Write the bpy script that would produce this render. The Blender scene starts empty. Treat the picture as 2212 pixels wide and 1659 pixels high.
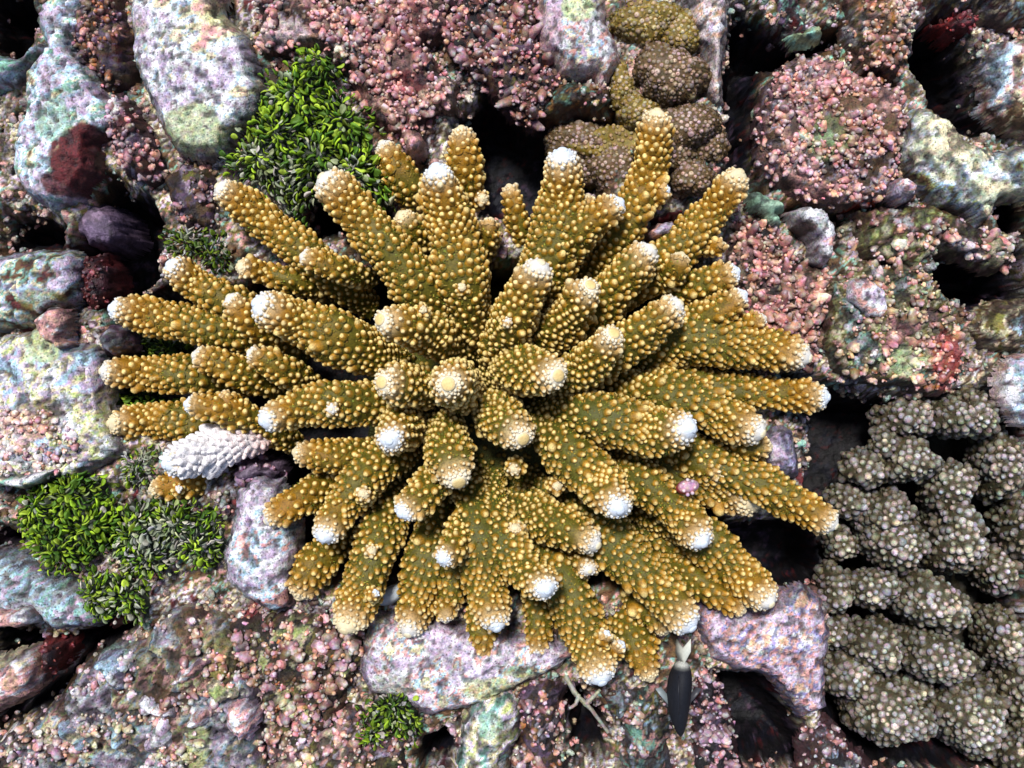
import bpy, math
import numpy as np
from mathutils import Vector

# ------------------------------------------------------------------ camera, light, exposure
S = 0.00022            # metres per layout unit
D = 2400.0             # camera height above the z = 0 plane, in layout units
UC, VC = 1106.0, 829.5
scene = bpy.context.scene
cam_data = bpy.data.cameras.new('camera')
cam = bpy.data.objects.new('camera', cam_data)
scene.collection.objects.link(cam)
cam.location = (0, 0, D * S)
cam.rotation_euler = (0, 0, 0)
cam_data.sensor_width = 36
cam_data.lens = 36 * D / 2212.0
cam_data.clip_start = 0.01
cam_data.clip_end = 50
scene.camera = cam

SUN_EL, SUN_AZ = 66.0, 112.0          # azimuth measured from +x towards +y: light comes from the top of the picture
world = bpy.data.worlds.new("World")
scene.world = world
world.use_nodes = True
wn = world.node_tree
bg = wn.nodes['Background']
sky = wn.nodes.new('ShaderNodeTexSky')
sky.sky_type = 'NISHITA'
sky.sun_disc = False
sky.sun_elevation = math.radians(SUN_EL)
sky.sun_rotation = math.radians(90 - SUN_AZ)
wn.links.new(sky.outputs[0], bg.inputs[0])
bg.inputs[1].default_value = 0.10
sl = bpy.data.lights.new('sun', 'SUN')
sl.energy = 3.9
sl.angle = math.radians(10)
sl.color = (1.0, 0.98, 0.95)
so = bpy.data.objects.new('sun', sl)
scene.collection.objects.link(so)
_e, _a = math.radians(SUN_EL), math.radians(SUN_AZ)
_d = Vector((math.cos(_e) * math.cos(_a), math.cos(_e) * math.sin(_a), math.sin(_e)))
so.rotation_euler = _d.to_track_quat('Z', 'Y').to_euler()
so.location = _d * 3
scene.view_settings.view_transform = 'Standard'
scene.view_settings.look = 'None'
scene.view_settings.exposure = 0.14
scene.view_settings.gamma = 1.0
scene.view_settings.use_curve_mapping = False

# ------------------------------------------------------------------ numeric helpers
rng = np.random.default_rng(7)

def at(u, v, z=0.0):
    k = (D - z) / D
    return np.array([(u - UC) * k, -(v - VC) * k, z], dtype=float)

def _h(ix, iy, seed):
    ix = ix.astype(np.int64); iy = iy.astype(np.int64)
    h = (ix * 374761393 + iy * 668265263 + seed * 974634777) & 0xffffffff
    h = ((h ^ (h >> 13)) * 1274126177) & 0xffffffff
    h = (h ^ (h >> 16)) * 2246822519 & 0xffffffff
    h = h ^ (h >> 15)
    return (h & 0xffffff) / float(0xffffff)

def vn(x, y, seed=0):
    xi = np.floor(x); yi = np.floor(y)
    fx = x - xi; fy = y - yi
    fx = fx * fx * fx * (fx * (fx * 6 - 15) + 10); fy = fy * fy * fy * (fy * (fy * 6 - 15) + 10)
    a = _h(xi, yi, seed); b = _h(xi + 1, yi, seed); c = _h(xi, yi + 1, seed); d = _h(xi + 1, yi + 1, seed)
    return (a + (b - a) * fx) * (1 - fy) + (c + (d - c) * fx) * fy

def fbm(x, y, per, seed=0, octv=3, gain=0.5):
    s = 0; a = 1; t = 0
    x = x / per; y = y / per
    for i in range(octv):
        s = s + a * vn(x, y, seed + i * 17); t += a; a *= gain
        x, y = 2.03 * (0.8 * x - 0.6 * y) + 3.1, 2.03 * (0.6 * x + 0.8 * y) + 1.7
    return s / t                                     # 0..1

def worley(x, y, per, seed=0):
    x = x / per; y = y / per
    xi = np.floor(x); yi = np.floor(y)
    f1 = np.full(x.shape, 9.0); f2 = np.full(x.shape, 9.0); idv = np.zeros(x.shape)
    for i in (-1, 0, 1):
        for j in (-1, 0, 1):
            cx = xi + i; cy = yi + j
            px = cx + _h(cx, cy, seed); py = cy + _h(cx, cy, seed + 5)
            d = np.hypot(px - x, py - y)
            k = d < f1
            f2 = np.where(k, f1, np.minimum(f2, d))
            idv = np.where(k, _h(cx, cy, seed + 9), idv)
            f1 = np.where(k, d, f1)
    return f1, f2, idv

def ss(a, b, x):
    t = np.clip((x - a) / (b - a), 0, 1)
    return t * t * (3 - 2 * t)

def mix(a, b, t):
    t = np.asarray(t)[..., None]
    return np.asarray(a) * (1 - t) + np.asarray(b) * t

def sdist(px, py, poly):
    """signed distance to polygon, positive inside"""
    P = np.asarray(poly, float)
    n = len(P)
    best = np.full(px.shape, 1e18); inside = np.zeros(px.shape, bool)
    for i in range(n):
        ax, ay = P[i]; bx, by = P[(i + 1) % n]
        ex, ey = bx - ax, by - ay
        L = ex * ex + ey * ey + 1e-9
        t = np.clip(((px - ax) * ex + (py - ay) * ey) / L, 0, 1)
        dd = (px - ax - t * ex) ** 2 + (py - ay - t * ey) ** 2
        best = np.minimum(best, dd)
        c = ((ay > py) != (by > py))
        xin = (bx - ax) * (py - ay) / (by - ay + 1e-12) + ax
        inside ^= c & (px < xin)
    d = np.sqrt(best)
    return np.where(inside, d, -d)

def norm(a):
    return a / (np.linalg.norm(a, axis=-1, keepdims=True) + 1e-12)

# ------------------------------------------------------------------ mesh accumulation
class Acc:
    def __init__(self):
        self.v = []; self.c = []; self.q = []; self.t = []; self.n = 0
    def add(self, v, c, quads=None, tris=None):
        v = np.asarray(v, float).reshape(-1, 3)
        c = np.asarray(c, float)
        if c.ndim == 1: c = np.tile(c, (len(v), 1))
        self.v.append(v); self.c.append(c.reshape(-1, 3))
        if quads is not None and len(quads): self.q.append(np.asarray(quads) + self.n)
        if tris is not None and len(tris): self.t.append(np.asarray(tris) + self.n)
        self.n += len(v)

ORG = {}
def link(o, parent, org):
    scene.collection.objects.link(o)
    ORG[o.name] = np.asarray(org, float)
    p = np.asarray(org, float)
    if parent is not None:
        o.parent = parent
        p = p - ORG[parent.name]
    o.location = tuple(p * S)
    return o

def build(name, acc, mat, parent=None, org=None, smooth=True):
    V = np.concatenate(acc.v); C = np.concatenate(acc.c)
    if org is None: org = (V[:, 0].mean(), V[:, 1].mean(), V[:, 2].min())
    org = np.asarray(org, float)
    q = np.concatenate(acc.q) if acc.q else np.zeros((0, 4), int)
    t = np.concatenate(acc.t) if acc.t else np.zeros((0, 3), int)
    me = bpy.data.meshes.new(name)
    me.vertices.add(len(V)); me.vertices.foreach_set('co', ((V - org) * S).astype(np.float32).ravel())
    nl = q.size + t.size
    me.loops.add(nl)
    me.loops.foreach_set('vertex_index', np.concatenate([q.ravel(), t.ravel()]).astype(np.int32))
    npoly = len(q) + len(t)
    me.polygons.add(npoly)
    st = np.concatenate([np.arange(len(q)) * 4, len(q) * 4 + np.arange(len(t)) * 3]).astype(np.int32)
    me.polygons.foreach_set('loop_start', st)
    me.polygons.foreach_set('use_smooth', np.full(npoly, smooth))
    me.update(calc_edges=True)
    a = me.color_attributes.new('Col', 'FLOAT_COLOR', 'POINT')
    cc = np.ones((len(V), 4), np.float32); cc[:, :3] = np.clip(C, 0.001, 1)
    a.data.foreach_set('color', cc.ravel())
    me.materials.append(mat)
    me.validate()
    o = bpy.data.objects.new(name, me)
    return link(o, parent, org)

def empty(name, org):
    o = bpy.data.objects.new(name, None)
    o.empty_display_size = 0.01
    return link(o, None, org)

def tag(o, label=None, cat=None, group=None, kind=None):
    if label: o['label'] = label
    if cat: o['category'] = cat
    if group: o['group'] = group
    if kind: o['kind'] = kind
    return o

# ------------------------------------------------------------------ shape templates
def dome_tpl(seg=8, rings=4, bulge=1.0):
    """unit knob: foot on z = -0.3, apex z = 1; third value is 0 at the foot and 1 at the apex"""
    v = []; t = []
    zs = np.linspace(-0.35, 1, rings + 1)
    for k in range(rings):
        a = (zs[k] + 0.35) / 1.35
        z = zs[k]
        r = math.sqrt(max(0, 1 - max(z, 0) ** 2)) * (1 if z >= 0 else 1.0)
        for s in range(seg):
            th = 2 * math.pi * (s + 0.5 * (k % 2)) / seg
            v.append((r * math.cos(th), r * math.sin(th), z)); t.append(a)
    v.append((0, 0, 1)); t.append(1.0)
    q = []; tr = []
    for k in range(rings - 1):
        for s in range(seg):
            a = k * seg + s; b = k * seg + (s + 1) % seg
            q.append((a, b, b + seg, a + seg))
    top = rings * seg
    for s in range(seg):
        tr.append(((rings - 1) * seg + s, (rings - 1) * seg + (s + 1) % seg, top))
    return np.array(v), np.array(t), np.array(q), np.array(tr)

def flare_tpl(seg=8):
    prof = [(-.35, 1.45, 0.0), (-.05, 1.18, .2), (.22, .99, .42), (.6, .80, .66), (.88, .47, .86)]
    v = []; t = []; q = []; tr = []
    for k, (z, r, a) in enumerate(prof):
        for s_ in range(seg):
            th = 2 * math.pi * (s_ + .5 * (k % 2)) / seg
            v.append((r * math.cos(th), r * math.sin(th), z)); t.append(a)
    v.append((0, 0, 1)); t.append(1.0)
    for k in range(len(prof) - 1):
        for s_ in range(seg):
            a = k * seg + s_; b = k * seg + (s_ + 1) % seg
            q.append((a, b, b + seg, a + seg))
    for s_ in range(seg):
        tr.append(((len(prof) - 1) * seg + s_, (len(prof) - 1) * seg + (s_ + 1) % seg, len(prof) * seg))
    return np.array(v), np.array(t), np.array(q), np.array(tr)
FLARE = flare_tpl()
DOME = dome_tpl(8, 5)
DOMES = dome_tpl(6, 4)
SPIKE = (np.array([(1, 0, 0), (-.5, .87, 0), (-.5, -.87, 0), (0, 0, 1.)]), np.array([0, 0, 0, 1.]),
         np.zeros((0, 4), int), np.array([(0, 1, 3), (1, 2, 3), (2, 0, 3)]))

def frames(n):
    n = norm(n)
    ref = np.where(np.abs(n[:, 2:3]) < 0.9, np.array([[0, 0, 1.]]), np.array([[1., 0, 0]]))
    x = norm(np.cross(ref, n)); y = np.cross(n, x)
    return x, y, n

def scatter(acc, tpl, pos, dirs, r, h, colf, spin=True, squash=None, jit=0.0):
    """colf(t[V], idx N) -> (N, V, 3)"""
    TV, TT, TQ, TR = tpl
    N = len(pos)
    if N == 0: return
    x, y, n = frames(dirs)
    if spin:
        a = rng.uniform(0, 6.28, N)[:, None]
        x, y = x * np.cos(a) + y * np.sin(a), -x * np.sin(a) + y * np.cos(a)
    r = np.broadcast_to(r, (N,)); h = np.broadcast_to(h, (N,))
    sx = r if squash is None else r * squash
    V = (pos[:, None, :] + x[:, None, :] * TV[None, :, 0:1] * sx[:, None, None]
         + y[:, None, :] * TV[None, :, 1:2] * r[:, None, None] + n[:, None, :] * TV[None, :, 2:3] * h[:, None, None])
    if jit:
        q = (rng.normal(0, jit, (N, len(TV), 3)) * r[:, None, None])
        V = V + q
    C = colf(TT)
    C = np.broadcast_to(C, (N, len(TV), 3))
    off = (np.arange(N) * len(TV))[:, None, None]
    acc.add(V.reshape(-1, 3), C.reshape(-1, 3), (TQ[None] + off).reshape(-1, 4) if len(TQ) else None,
            (TR[None] + off).reshape(-1, 3))

# ------------------------------------------------------------------ materials
def material(name, rough=0.55, fine=900, bump=0.3, var=0.35, spec=0.3, hue=0.0, bumpd=0.0006, pit=0.0, sss=0.0, trans=0.0, coat=0.0, big=0.0):
    m = bpy.data.materials.new(name); m.use_nodes = True
    nt = m.node_tree; N = nt.nodes; L = nt.links
    b = N['Principled BSDF']
    at_ = N.new('ShaderNodeAttribute'); at_.attribute_name = 'Col'
    tc = N.new('ShaderNodeTexCoord')
    n1 = N.new('ShaderNodeTexNoise'); n1.inputs['Scale'].default_value = fine; n1.inputs['Detail'].default_value = 4
    n1.inputs['Roughness'].default_value = 0.65
    L.new(tc.outputs['Object'], n1.inputs['Vector'])
    mr = N.new('ShaderNodeMapRange')
    mr.inputs['From Min'].default_value = 0.3; mr.inputs['From Max'].default_value = 0.7
    mr.inputs['To Min'].default_value = 1 - var; mr.inputs['To Max'].default_value = 1 + var
    L.new(n1.outputs['Fac'], mr.inputs['Value'])
    vm = N.new('ShaderNodeVectorMath'); vm.operation = 'SCALE'
    L.new(at_.outputs['Color'], vm.inputs[0]); L.new(mr.outputs[0], vm.inputs['Scale'])
    out = vm.outputs[0]
    if hue:
        mx = N.new('ShaderNodeMix'); mx.data_type = 'RGBA'; mx.blend_type = 'OVERLAY'
        mx.inputs['Factor'].default_value = hue
        n2 = N.new('ShaderNodeTexNoise'); n2.inputs['Scale'].default_value = fine * 0.45; n2.inputs['Detail'].default_value = 3
        L.new(tc.outputs['Object'], n2.inputs['Vector'])
        hs = N.new('ShaderNodeHueSaturation'); hs.inputs['Saturation'].default_value = 2.2
        L.new(n2.outputs['Color'], hs.inputs['Color'])
        L.new(out, mx.inputs['A']); L.new(hs.outputs[0], mx.inputs['B'])
        out = mx.outputs['Result']
    if big:
        n3 = N.new('ShaderNodeTexNoise'); n3.inputs['Scale'].default_value = fine * 0.3; n3.inputs['Detail'].default_value = 3
        L.new(tc.outputs['Object'], n3.inputs['Vector'])
        m3 = N.new('ShaderNodeMapRange'); m3.inputs['From Min'].default_value = 0.32; m3.inputs['From Max'].default_value = 0.68
        m3.inputs['To Min'].default_value = 1 - big; m3.inputs['To Max'].default_value = 1 + big
        L.new(n3.outputs['Fac'], m3.inputs['Value'])
        v3 = N.new('ShaderNodeVectorMath'); v3.operation = 'SCALE'
        L.new(out, v3.inputs[0]); L.new(m3.outputs[0], v3.inputs['Scale']); out = v3.outputs[0]
    if pit:
        vo = N.new('ShaderNodeTexVoronoi'); vo.inputs['Scale'].default_value = fine * 0.55
        vo.inputs['Randomness'].default_value = 1
        L.new(tc.outputs['Object'], vo.inputs['Vector'])
        m2 = N.new('ShaderNodeMapRange'); m2.inputs['From Min'].default_value = 0.12; m2.inputs['From Max'].default_value = 0.3
        m2.inputs['To Min'].default_value = 1 - pit; m2.inputs['To Max'].default_value = 1
        L.new(vo.outputs['Distance'], m2.inputs['Value'])
        v2 = N.new('ShaderNodeVectorMath'); v2.operation = 'SCALE'
        L.new(out, v2.inputs[0]); L.new(m2.outputs[0], v2.inputs['Scale']); out = v2.outputs[0]
    L.new(out, b.inputs['Base Color'])
    b.inputs['Roughness'].default_value = rough
    b.inputs['Specular IOR Level'].default_value = spec
    if coat:
        b.inputs['Coat Weight'].default_value = coat; b.inputs['Coat Roughness'].default_value = 0.2
    if sss:
        b.inputs['Subsurface Weight'].default_value = sss
        b.inputs['Subsurface Radius'].default_value = (1, .6, .3)
        b.inputs['Subsurface Scale'].default_value = 0.0012
    if trans:
        b.inputs['Transmission Weight'].default_value = trans
    bp = N.new('ShaderNodeBump'); bp.inputs['Strength'].default_value = bump; bp.inputs['Distance'].default_value = bumpd
    L.new(n1.outputs['Fac'], bp.inputs['Height']); L.new(bp.outputs[0], b.inputs['Normal'])
    return m

M_SKIN = material('coral_tissue', 0.5, 1200, 0.6, 0.42, 0.35, big=.2)
M_TIP = material('coral_tip', 0.45, 900, 0.6, 0.12, 0.3, big=.06)
M_CRUST = material('reef_crust', 0.5, 1000, 0.8, 0.5, 0.4, hue=0.2, bumpd=0.0011, pit=0.7, big=.3)
M_KNOB = material('coralline_knob', 0.42, 800, 0.6, 0.35, 0.45, hue=0.3, big=.25)
M_FLESH = material('smooth_sponge', 0.45, 700, 0.8, 0.45, 0.4, bumpd=.0012, big=.35)
M_LEAF = material('green_leaf', 0.52, 700, 0.5, 0.3, 0.3)
M_CAULI = material('grey_coral_tissue', 0.45, 1100, 0.7, 0.45, 0.4, hue=0.25, big=.2)
M_OLIVE = material('olive_coral_tissue', 0.5, 1100, 0.5, 0.35, 0.35, hue=0.15)
M_FISH = material('fish_skin', 0.6, 1200, 0.4, 0.3, 0.15)
M_FIN = material('fish_fin', 0.4, 800, 0.1, 0.1, 0.4, trans=0.0)

# ------------------------------------------------------------------ height-field rocks
PINK = (0.72, 0.38, 0.34); SALMON = (0.76, 0.46, 0.32); LILAC = (0.56, 0.46, 0.57); CREAM = (0.80, 0.70, 0.46)
WHITE = (0.80, 0.78, 0.80); BLUEW = (0.46, 0.62, 0.74); YG = (0.50, 0.56, 0.20); OLIVE = (0.20, 0.17, 0.04)
BROWN = (0.13, 0.07, 0.03); MAROON = (0.12, 0.018, 0.02); DARK = (0.018, 0.014, 0.018); PURP = (0.16, 0.10, 0.17)
RED = (0.24, 0.02, 0.022); AQUA = (0.28, 0.54, 0.44); GREY = (0.34, 0.36, 0.38); ORANGE = (0.45, 0.20, 0.05)
NAVY = (0.010, 0.010, 0.022)

def paint(x, y, pal, seed, blotch=1.0):
    """pal: list of (colour, share); the colours meet along ragged noise borders"""
    n1 = fbm(x, y, 70, seed, 2); n2 = fbm(x, y, 22, seed + 40, 3)
    n = 0.45 * n1 + 0.55 * n2
    # flatten the distribution
    srt = np.sort(n.ravel()[::max(1, n.size // 4000)])
    rank = np.searchsorted(srt, n) / len(srt)
    tot = sum(p[1] for p in pal)
    col = np.zeros(x.shape + (3,)); edge = 0
    C = np.tile(np.array(pal[0][0], float), x.shape + (1,))
    for (c0, s0), (c1, s1) in zip(pal[:-1], pal[1:]):
        edge += s0 / tot
        C = mix(C, np.array(c1), ss(edge - 0.03, edge + 0.03, rank))
    v = fbm(x, y, 9, seed + 90, 2)
    v2 = ss(.30, .60, fbm(x, y, 24, seed + 95, 3))
    C = C * 1.14 * (0.55 + 0.9 * v)[..., None] * (1 - blotch * (0.75 - 0.85 * v2))[..., None]
    return C

def surf(x, y, seed, lump, rub, pits):
    z = lump * (fbm(x, y, 90, seed, 3) - 0.5) * 2
    f1, f2, _ = worley(x + 8 * fbm(x, y, 20, seed + 3, 2), y, 26, seed + 1)
    z = z + rub * (1 - np.clip(f1, 0, 1) ** 2) * (0.35 + 1.1 * fbm(x, y, 60, seed + 21, 2)) - rub * 0.5
    g1, g2, _ = worley(x, y, 12, seed + 2)
    z = z + rub * 0.35 * (1 - np.clip(g1 * 1.1, 0, 1) ** 2)
    z = z + rub * 0.5 * (fbm(x, y, 7, seed + 8, 2) - 0.5)
    pt = ss(0.62, 0.72, fbm(x, y, 13, seed + 55, 2))
    z = z - pits * pt + 0
    return z, pt

def grid_mesh(acc, X, Y, Z, C, keep):
    ny, nx = X.shape
    idx = np.full(X.shape, -1)
    cell = keep[:-1, :-1] & keep[1:, :-1] & keep[:-1, 1:] & keep[1:, 1:]
    use = np.zeros(X.shape, bool)
    use[:-1, :-1] |= cell; use[1:, :-1] |= cell; use[:-1, 1:] |= cell; use[1:, 1:] |= cell
    idx[use] = np.arange(use.sum())
    j, i = np.nonzero(cell)
    q = np.stack([idx[j, i], idx[j, i + 1], idx[j + 1, i + 1], idx[j + 1, i]], -1)
    acc.add(np.stack([X[use], Y[use], Z[use]], -1), C[use], q)

def bilin(X, Y, Z, px, py):
    x0 = X[0, 0]; y0 = Y[0, 0]; st = X[0, 1] - X[0, 0]
    fx = (px - x0) / st; fy = (py - y0) / st
    i = np.clip(fx.astype(int), 0, X.shape[1] - 2); j = np.clip(fy.astype(int), 0, X.shape[0] - 2)
    a = fx - i; b = fy - j
    return (Z[j, i] * (1 - a) + Z[j, i + 1] * a) * (1 - b) + (Z[j + 1, i] * (1 - a) + Z[j + 1, i + 1] * a) * b

def poisson(x0, x1, y0, y1, sp, seed):
    nx = int((x1 - x0) / sp) + 1; ny = int((y1 - y0) / sp) + 1
    i, j = np.meshgrid(np.arange(nx), np.arange(ny))
    x = x0 + (i + 0.5 * (j % 2) + 0.62 * (_h(i, j, seed) - .5)) * sp
    y = y0 + (j + 0.62 * (_h(i, j, seed + 1) - .5)) * sp
    return x.ravel(), y.ravel()

def knobcol(cols, N, top=WHITE, tw=0.45, under=None):
    cols = np.array(cols)
    base = cols[rng.integers(0, len(cols), N)] * [1.0, 0.80, 0.77] * rng.uniform(0.5, 1.35, (N, 1))
    if under is not None:
        q = rng.uniform(0, .85, (N, 1)); base = base * (1 - q) + np.clip(under, .02, .8) * 1.15 * q
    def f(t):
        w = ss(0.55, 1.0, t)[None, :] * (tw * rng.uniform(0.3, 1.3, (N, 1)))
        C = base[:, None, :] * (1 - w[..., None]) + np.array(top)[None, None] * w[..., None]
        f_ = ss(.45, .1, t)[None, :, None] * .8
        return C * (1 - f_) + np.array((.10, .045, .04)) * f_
    return f

def add_knobs(acc, X, Y, Z, d, kn, seed, poly_w=None, CC=None):
    """kn: dict(sp, r, h, cols, dens, cover(noise thr), tw)"""
    sp = kn.get('sp', 17)
    x, y = poisson(X.min() + 4, X.max() - 4, Y.min() + 4, Y.max() - 4, sp, seed)
    dd = bilin(X, Y, d, x, y)
    n = fbm(x, y, kn.get('per', 55), seed + 3, 2)
    k = (dd > kn.get('inset', 2)) & (n > kn.get('thr', 0.4)) & (rng.uniform(0, 1, len(x)) < kn.get('dens', 0.9))
    for reg in kn.get('regs', []):
        c = at(reg[0], reg[1], 0); e = ((x - c[0]) / reg[2]) ** 2 + ((y - c[1]) / reg[3]) ** 2
        kk = e < 1
        reg_m = kk if reg is kn['regs'][0] else (reg_m | kk)
    if kn.get('regs'): k &= reg_m
    x = x[k]; y = y[k]
    N = len(x)
    if N == 0: return
    z = bilin(X, Y, Z, x, y)
    e = 5.0
    gx = (bilin(X, Y, Z, x + e, y) - bilin(X, Y, Z, x - e, y)) / (2 * e)
    gy = (bilin(X, Y, Z, x, y + e) - bilin(X, Y, Z, x, y - e)) / (2 * e)
    g = np.minimum(1, 0.9 / (np.hypot(gx, gy) + 1e-6))
    nrm = np.stack([-gx * g, -gy * g, np.full(N, 1.0)], -1) + rng.normal(0, 0.5, (N, 3)) * [1, 1, 0.2]
    r = kn.get('r', 7) * 0.80 * np.clip(rng.lognormal(0, 0.34, N), .35, 1.7)
    h = r * kn.get('h', 1.3) * rng.uniform(0.9, 2.1, N)
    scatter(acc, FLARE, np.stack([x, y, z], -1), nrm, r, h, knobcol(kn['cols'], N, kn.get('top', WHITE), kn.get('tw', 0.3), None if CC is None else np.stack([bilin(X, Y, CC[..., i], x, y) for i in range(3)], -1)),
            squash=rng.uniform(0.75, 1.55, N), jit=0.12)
    # small buds sitting on the shoulders of the bigger nodules, so that they fuse into knobbly clumps
    kb = r > 4.2; M = int(kb.sum())
    if M:
        for rep in (0, 1):
            an = rng.uniform(0, 6.283, M); q = np.stack([x[kb] + np.cos(an) * r[kb] * 1.1, y[kb] + np.sin(an) * r[kb] * 1.1, z[kb] + h[kb] * rng.uniform(.1, .5, M)], -1)
            scatter(acc, DOMES, q, np.stack([np.cos(an) * .7, np.sin(an) * .7, np.ones(M)], -1), r[kb] * rng.uniform(.4, .65, M), r[kb] * rng.uniform(.5, .9, M), knobcol(kn['cols'], M, kn.get('top', WHITE), kn.get('tw', .3), None if CC is None else np.stack([bilin(X, Y, CC[..., i], x[kb], y[kb]) for i in range(3)], -1)), jit=.1)

ROCKN = [0]
def rock(name, label, cat, poly, ztop, pal, drop=85, edge=30, lump=10, rub=9, pits=7, dome=20, rag=10, knobs=None,
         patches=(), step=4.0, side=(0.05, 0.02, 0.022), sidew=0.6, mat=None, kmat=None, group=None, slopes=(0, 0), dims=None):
    ROCKN[0] += 1
    seed = 100 + ROCKN[0] * 131
    P = np.array([at(u, v, ztop)[:2] for u, v in poly])
    x0, y0 = P.min(0) - 14; x1, y1 = P.max(0) + 14
    X, Y = np.meshgrid(np.arange(x0, x1, step), np.arange(y0, y1, step))
    d = sdist(X, Y, P) + rag * 2.0 * (fbm(X, Y, 40, seed + 7, 3) - 0.5) + rag * 0.9 * (fbm(X, Y, 11, seed + 9, 2) - 0.5)
    t = np.clip((d + 2) / edge, 0, 1)
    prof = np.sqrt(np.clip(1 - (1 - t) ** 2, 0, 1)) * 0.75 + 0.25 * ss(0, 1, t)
    dm = max(d.max(), 1)
    zz, pt = surf(X, Y, seed, lump, rub, pits)
    cx, cy = P.mean(0)
    Z = ztop - drop + drop * prof + dome * ss(0, 1, d / dm) + zz * ss(0, 0.8, t) + slopes[0] * (X - cx) + slopes[1] * (Y - cy)
    XZ = X + 0.8 * Z; YZ = Y + 0.6 * Z
    C = paint(XZ, YZ, pal, seed + 30, 0.5 if rub <= 5 else 1.0) * (0.45 if knobs and not isinstance(knobs, dict) or (knobs and not knobs.get('regs')) else 1.0)
    for (u, v, ru, rv, col, st) in patches:
        c = at(u, v, ztop)
        e = np.hypot((X - c[0]) / ru, (Y - c[1]) / rv) + 0.7 * (fbm(X, Y, 26, seed + 77, 3) - 0.5)
        w = ss(1.08, 0.9, e) * st
        C = mix(C, np.array(col)[None, None] * (0.7 + 0.6 * fbm(X, Y, 8, seed + 4, 2))[..., None], w)
    C = mix(C, np.array(DARK) * 1.5, pt * 0.75)
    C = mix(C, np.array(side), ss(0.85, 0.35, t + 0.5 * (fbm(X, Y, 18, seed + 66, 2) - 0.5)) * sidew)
    wl = ss(1.0, .5, t) * ss(-5, 6, d)
    X2 = X + 15 * wl * (fbm(Y, Z * 1.3, 20, seed + 5, 3) - .5); Y2 = Y + 15 * wl * (fbm(X, Z * 1.3, 20, seed + 6, 3) - .5)
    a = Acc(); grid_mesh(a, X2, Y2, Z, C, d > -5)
    org = (cx, cy, ztop - drop)
    ko = None
    if knobs:
        ka = Acc()
        for i, kn in enumerate(knobs if isinstance(knobs, (list, tuple)) else [knobs]):
            add_knobs(ka, X, Y, Z, d, kn, seed + 200 + i * 11, CC=C * 2.0)
        if ka.n > 8 * 41:
            root = empty(name, org); tag(root, label, cat, group)
            build('rock_body', a, mat or M_CRUST, root, org)
            build('nodular_crust', ka, kmat or M_KNOB, root, org)
            return root
    o = build(name, a, mat or M_CRUST, None, org)
    return tag(o, label, cat, group)

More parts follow.
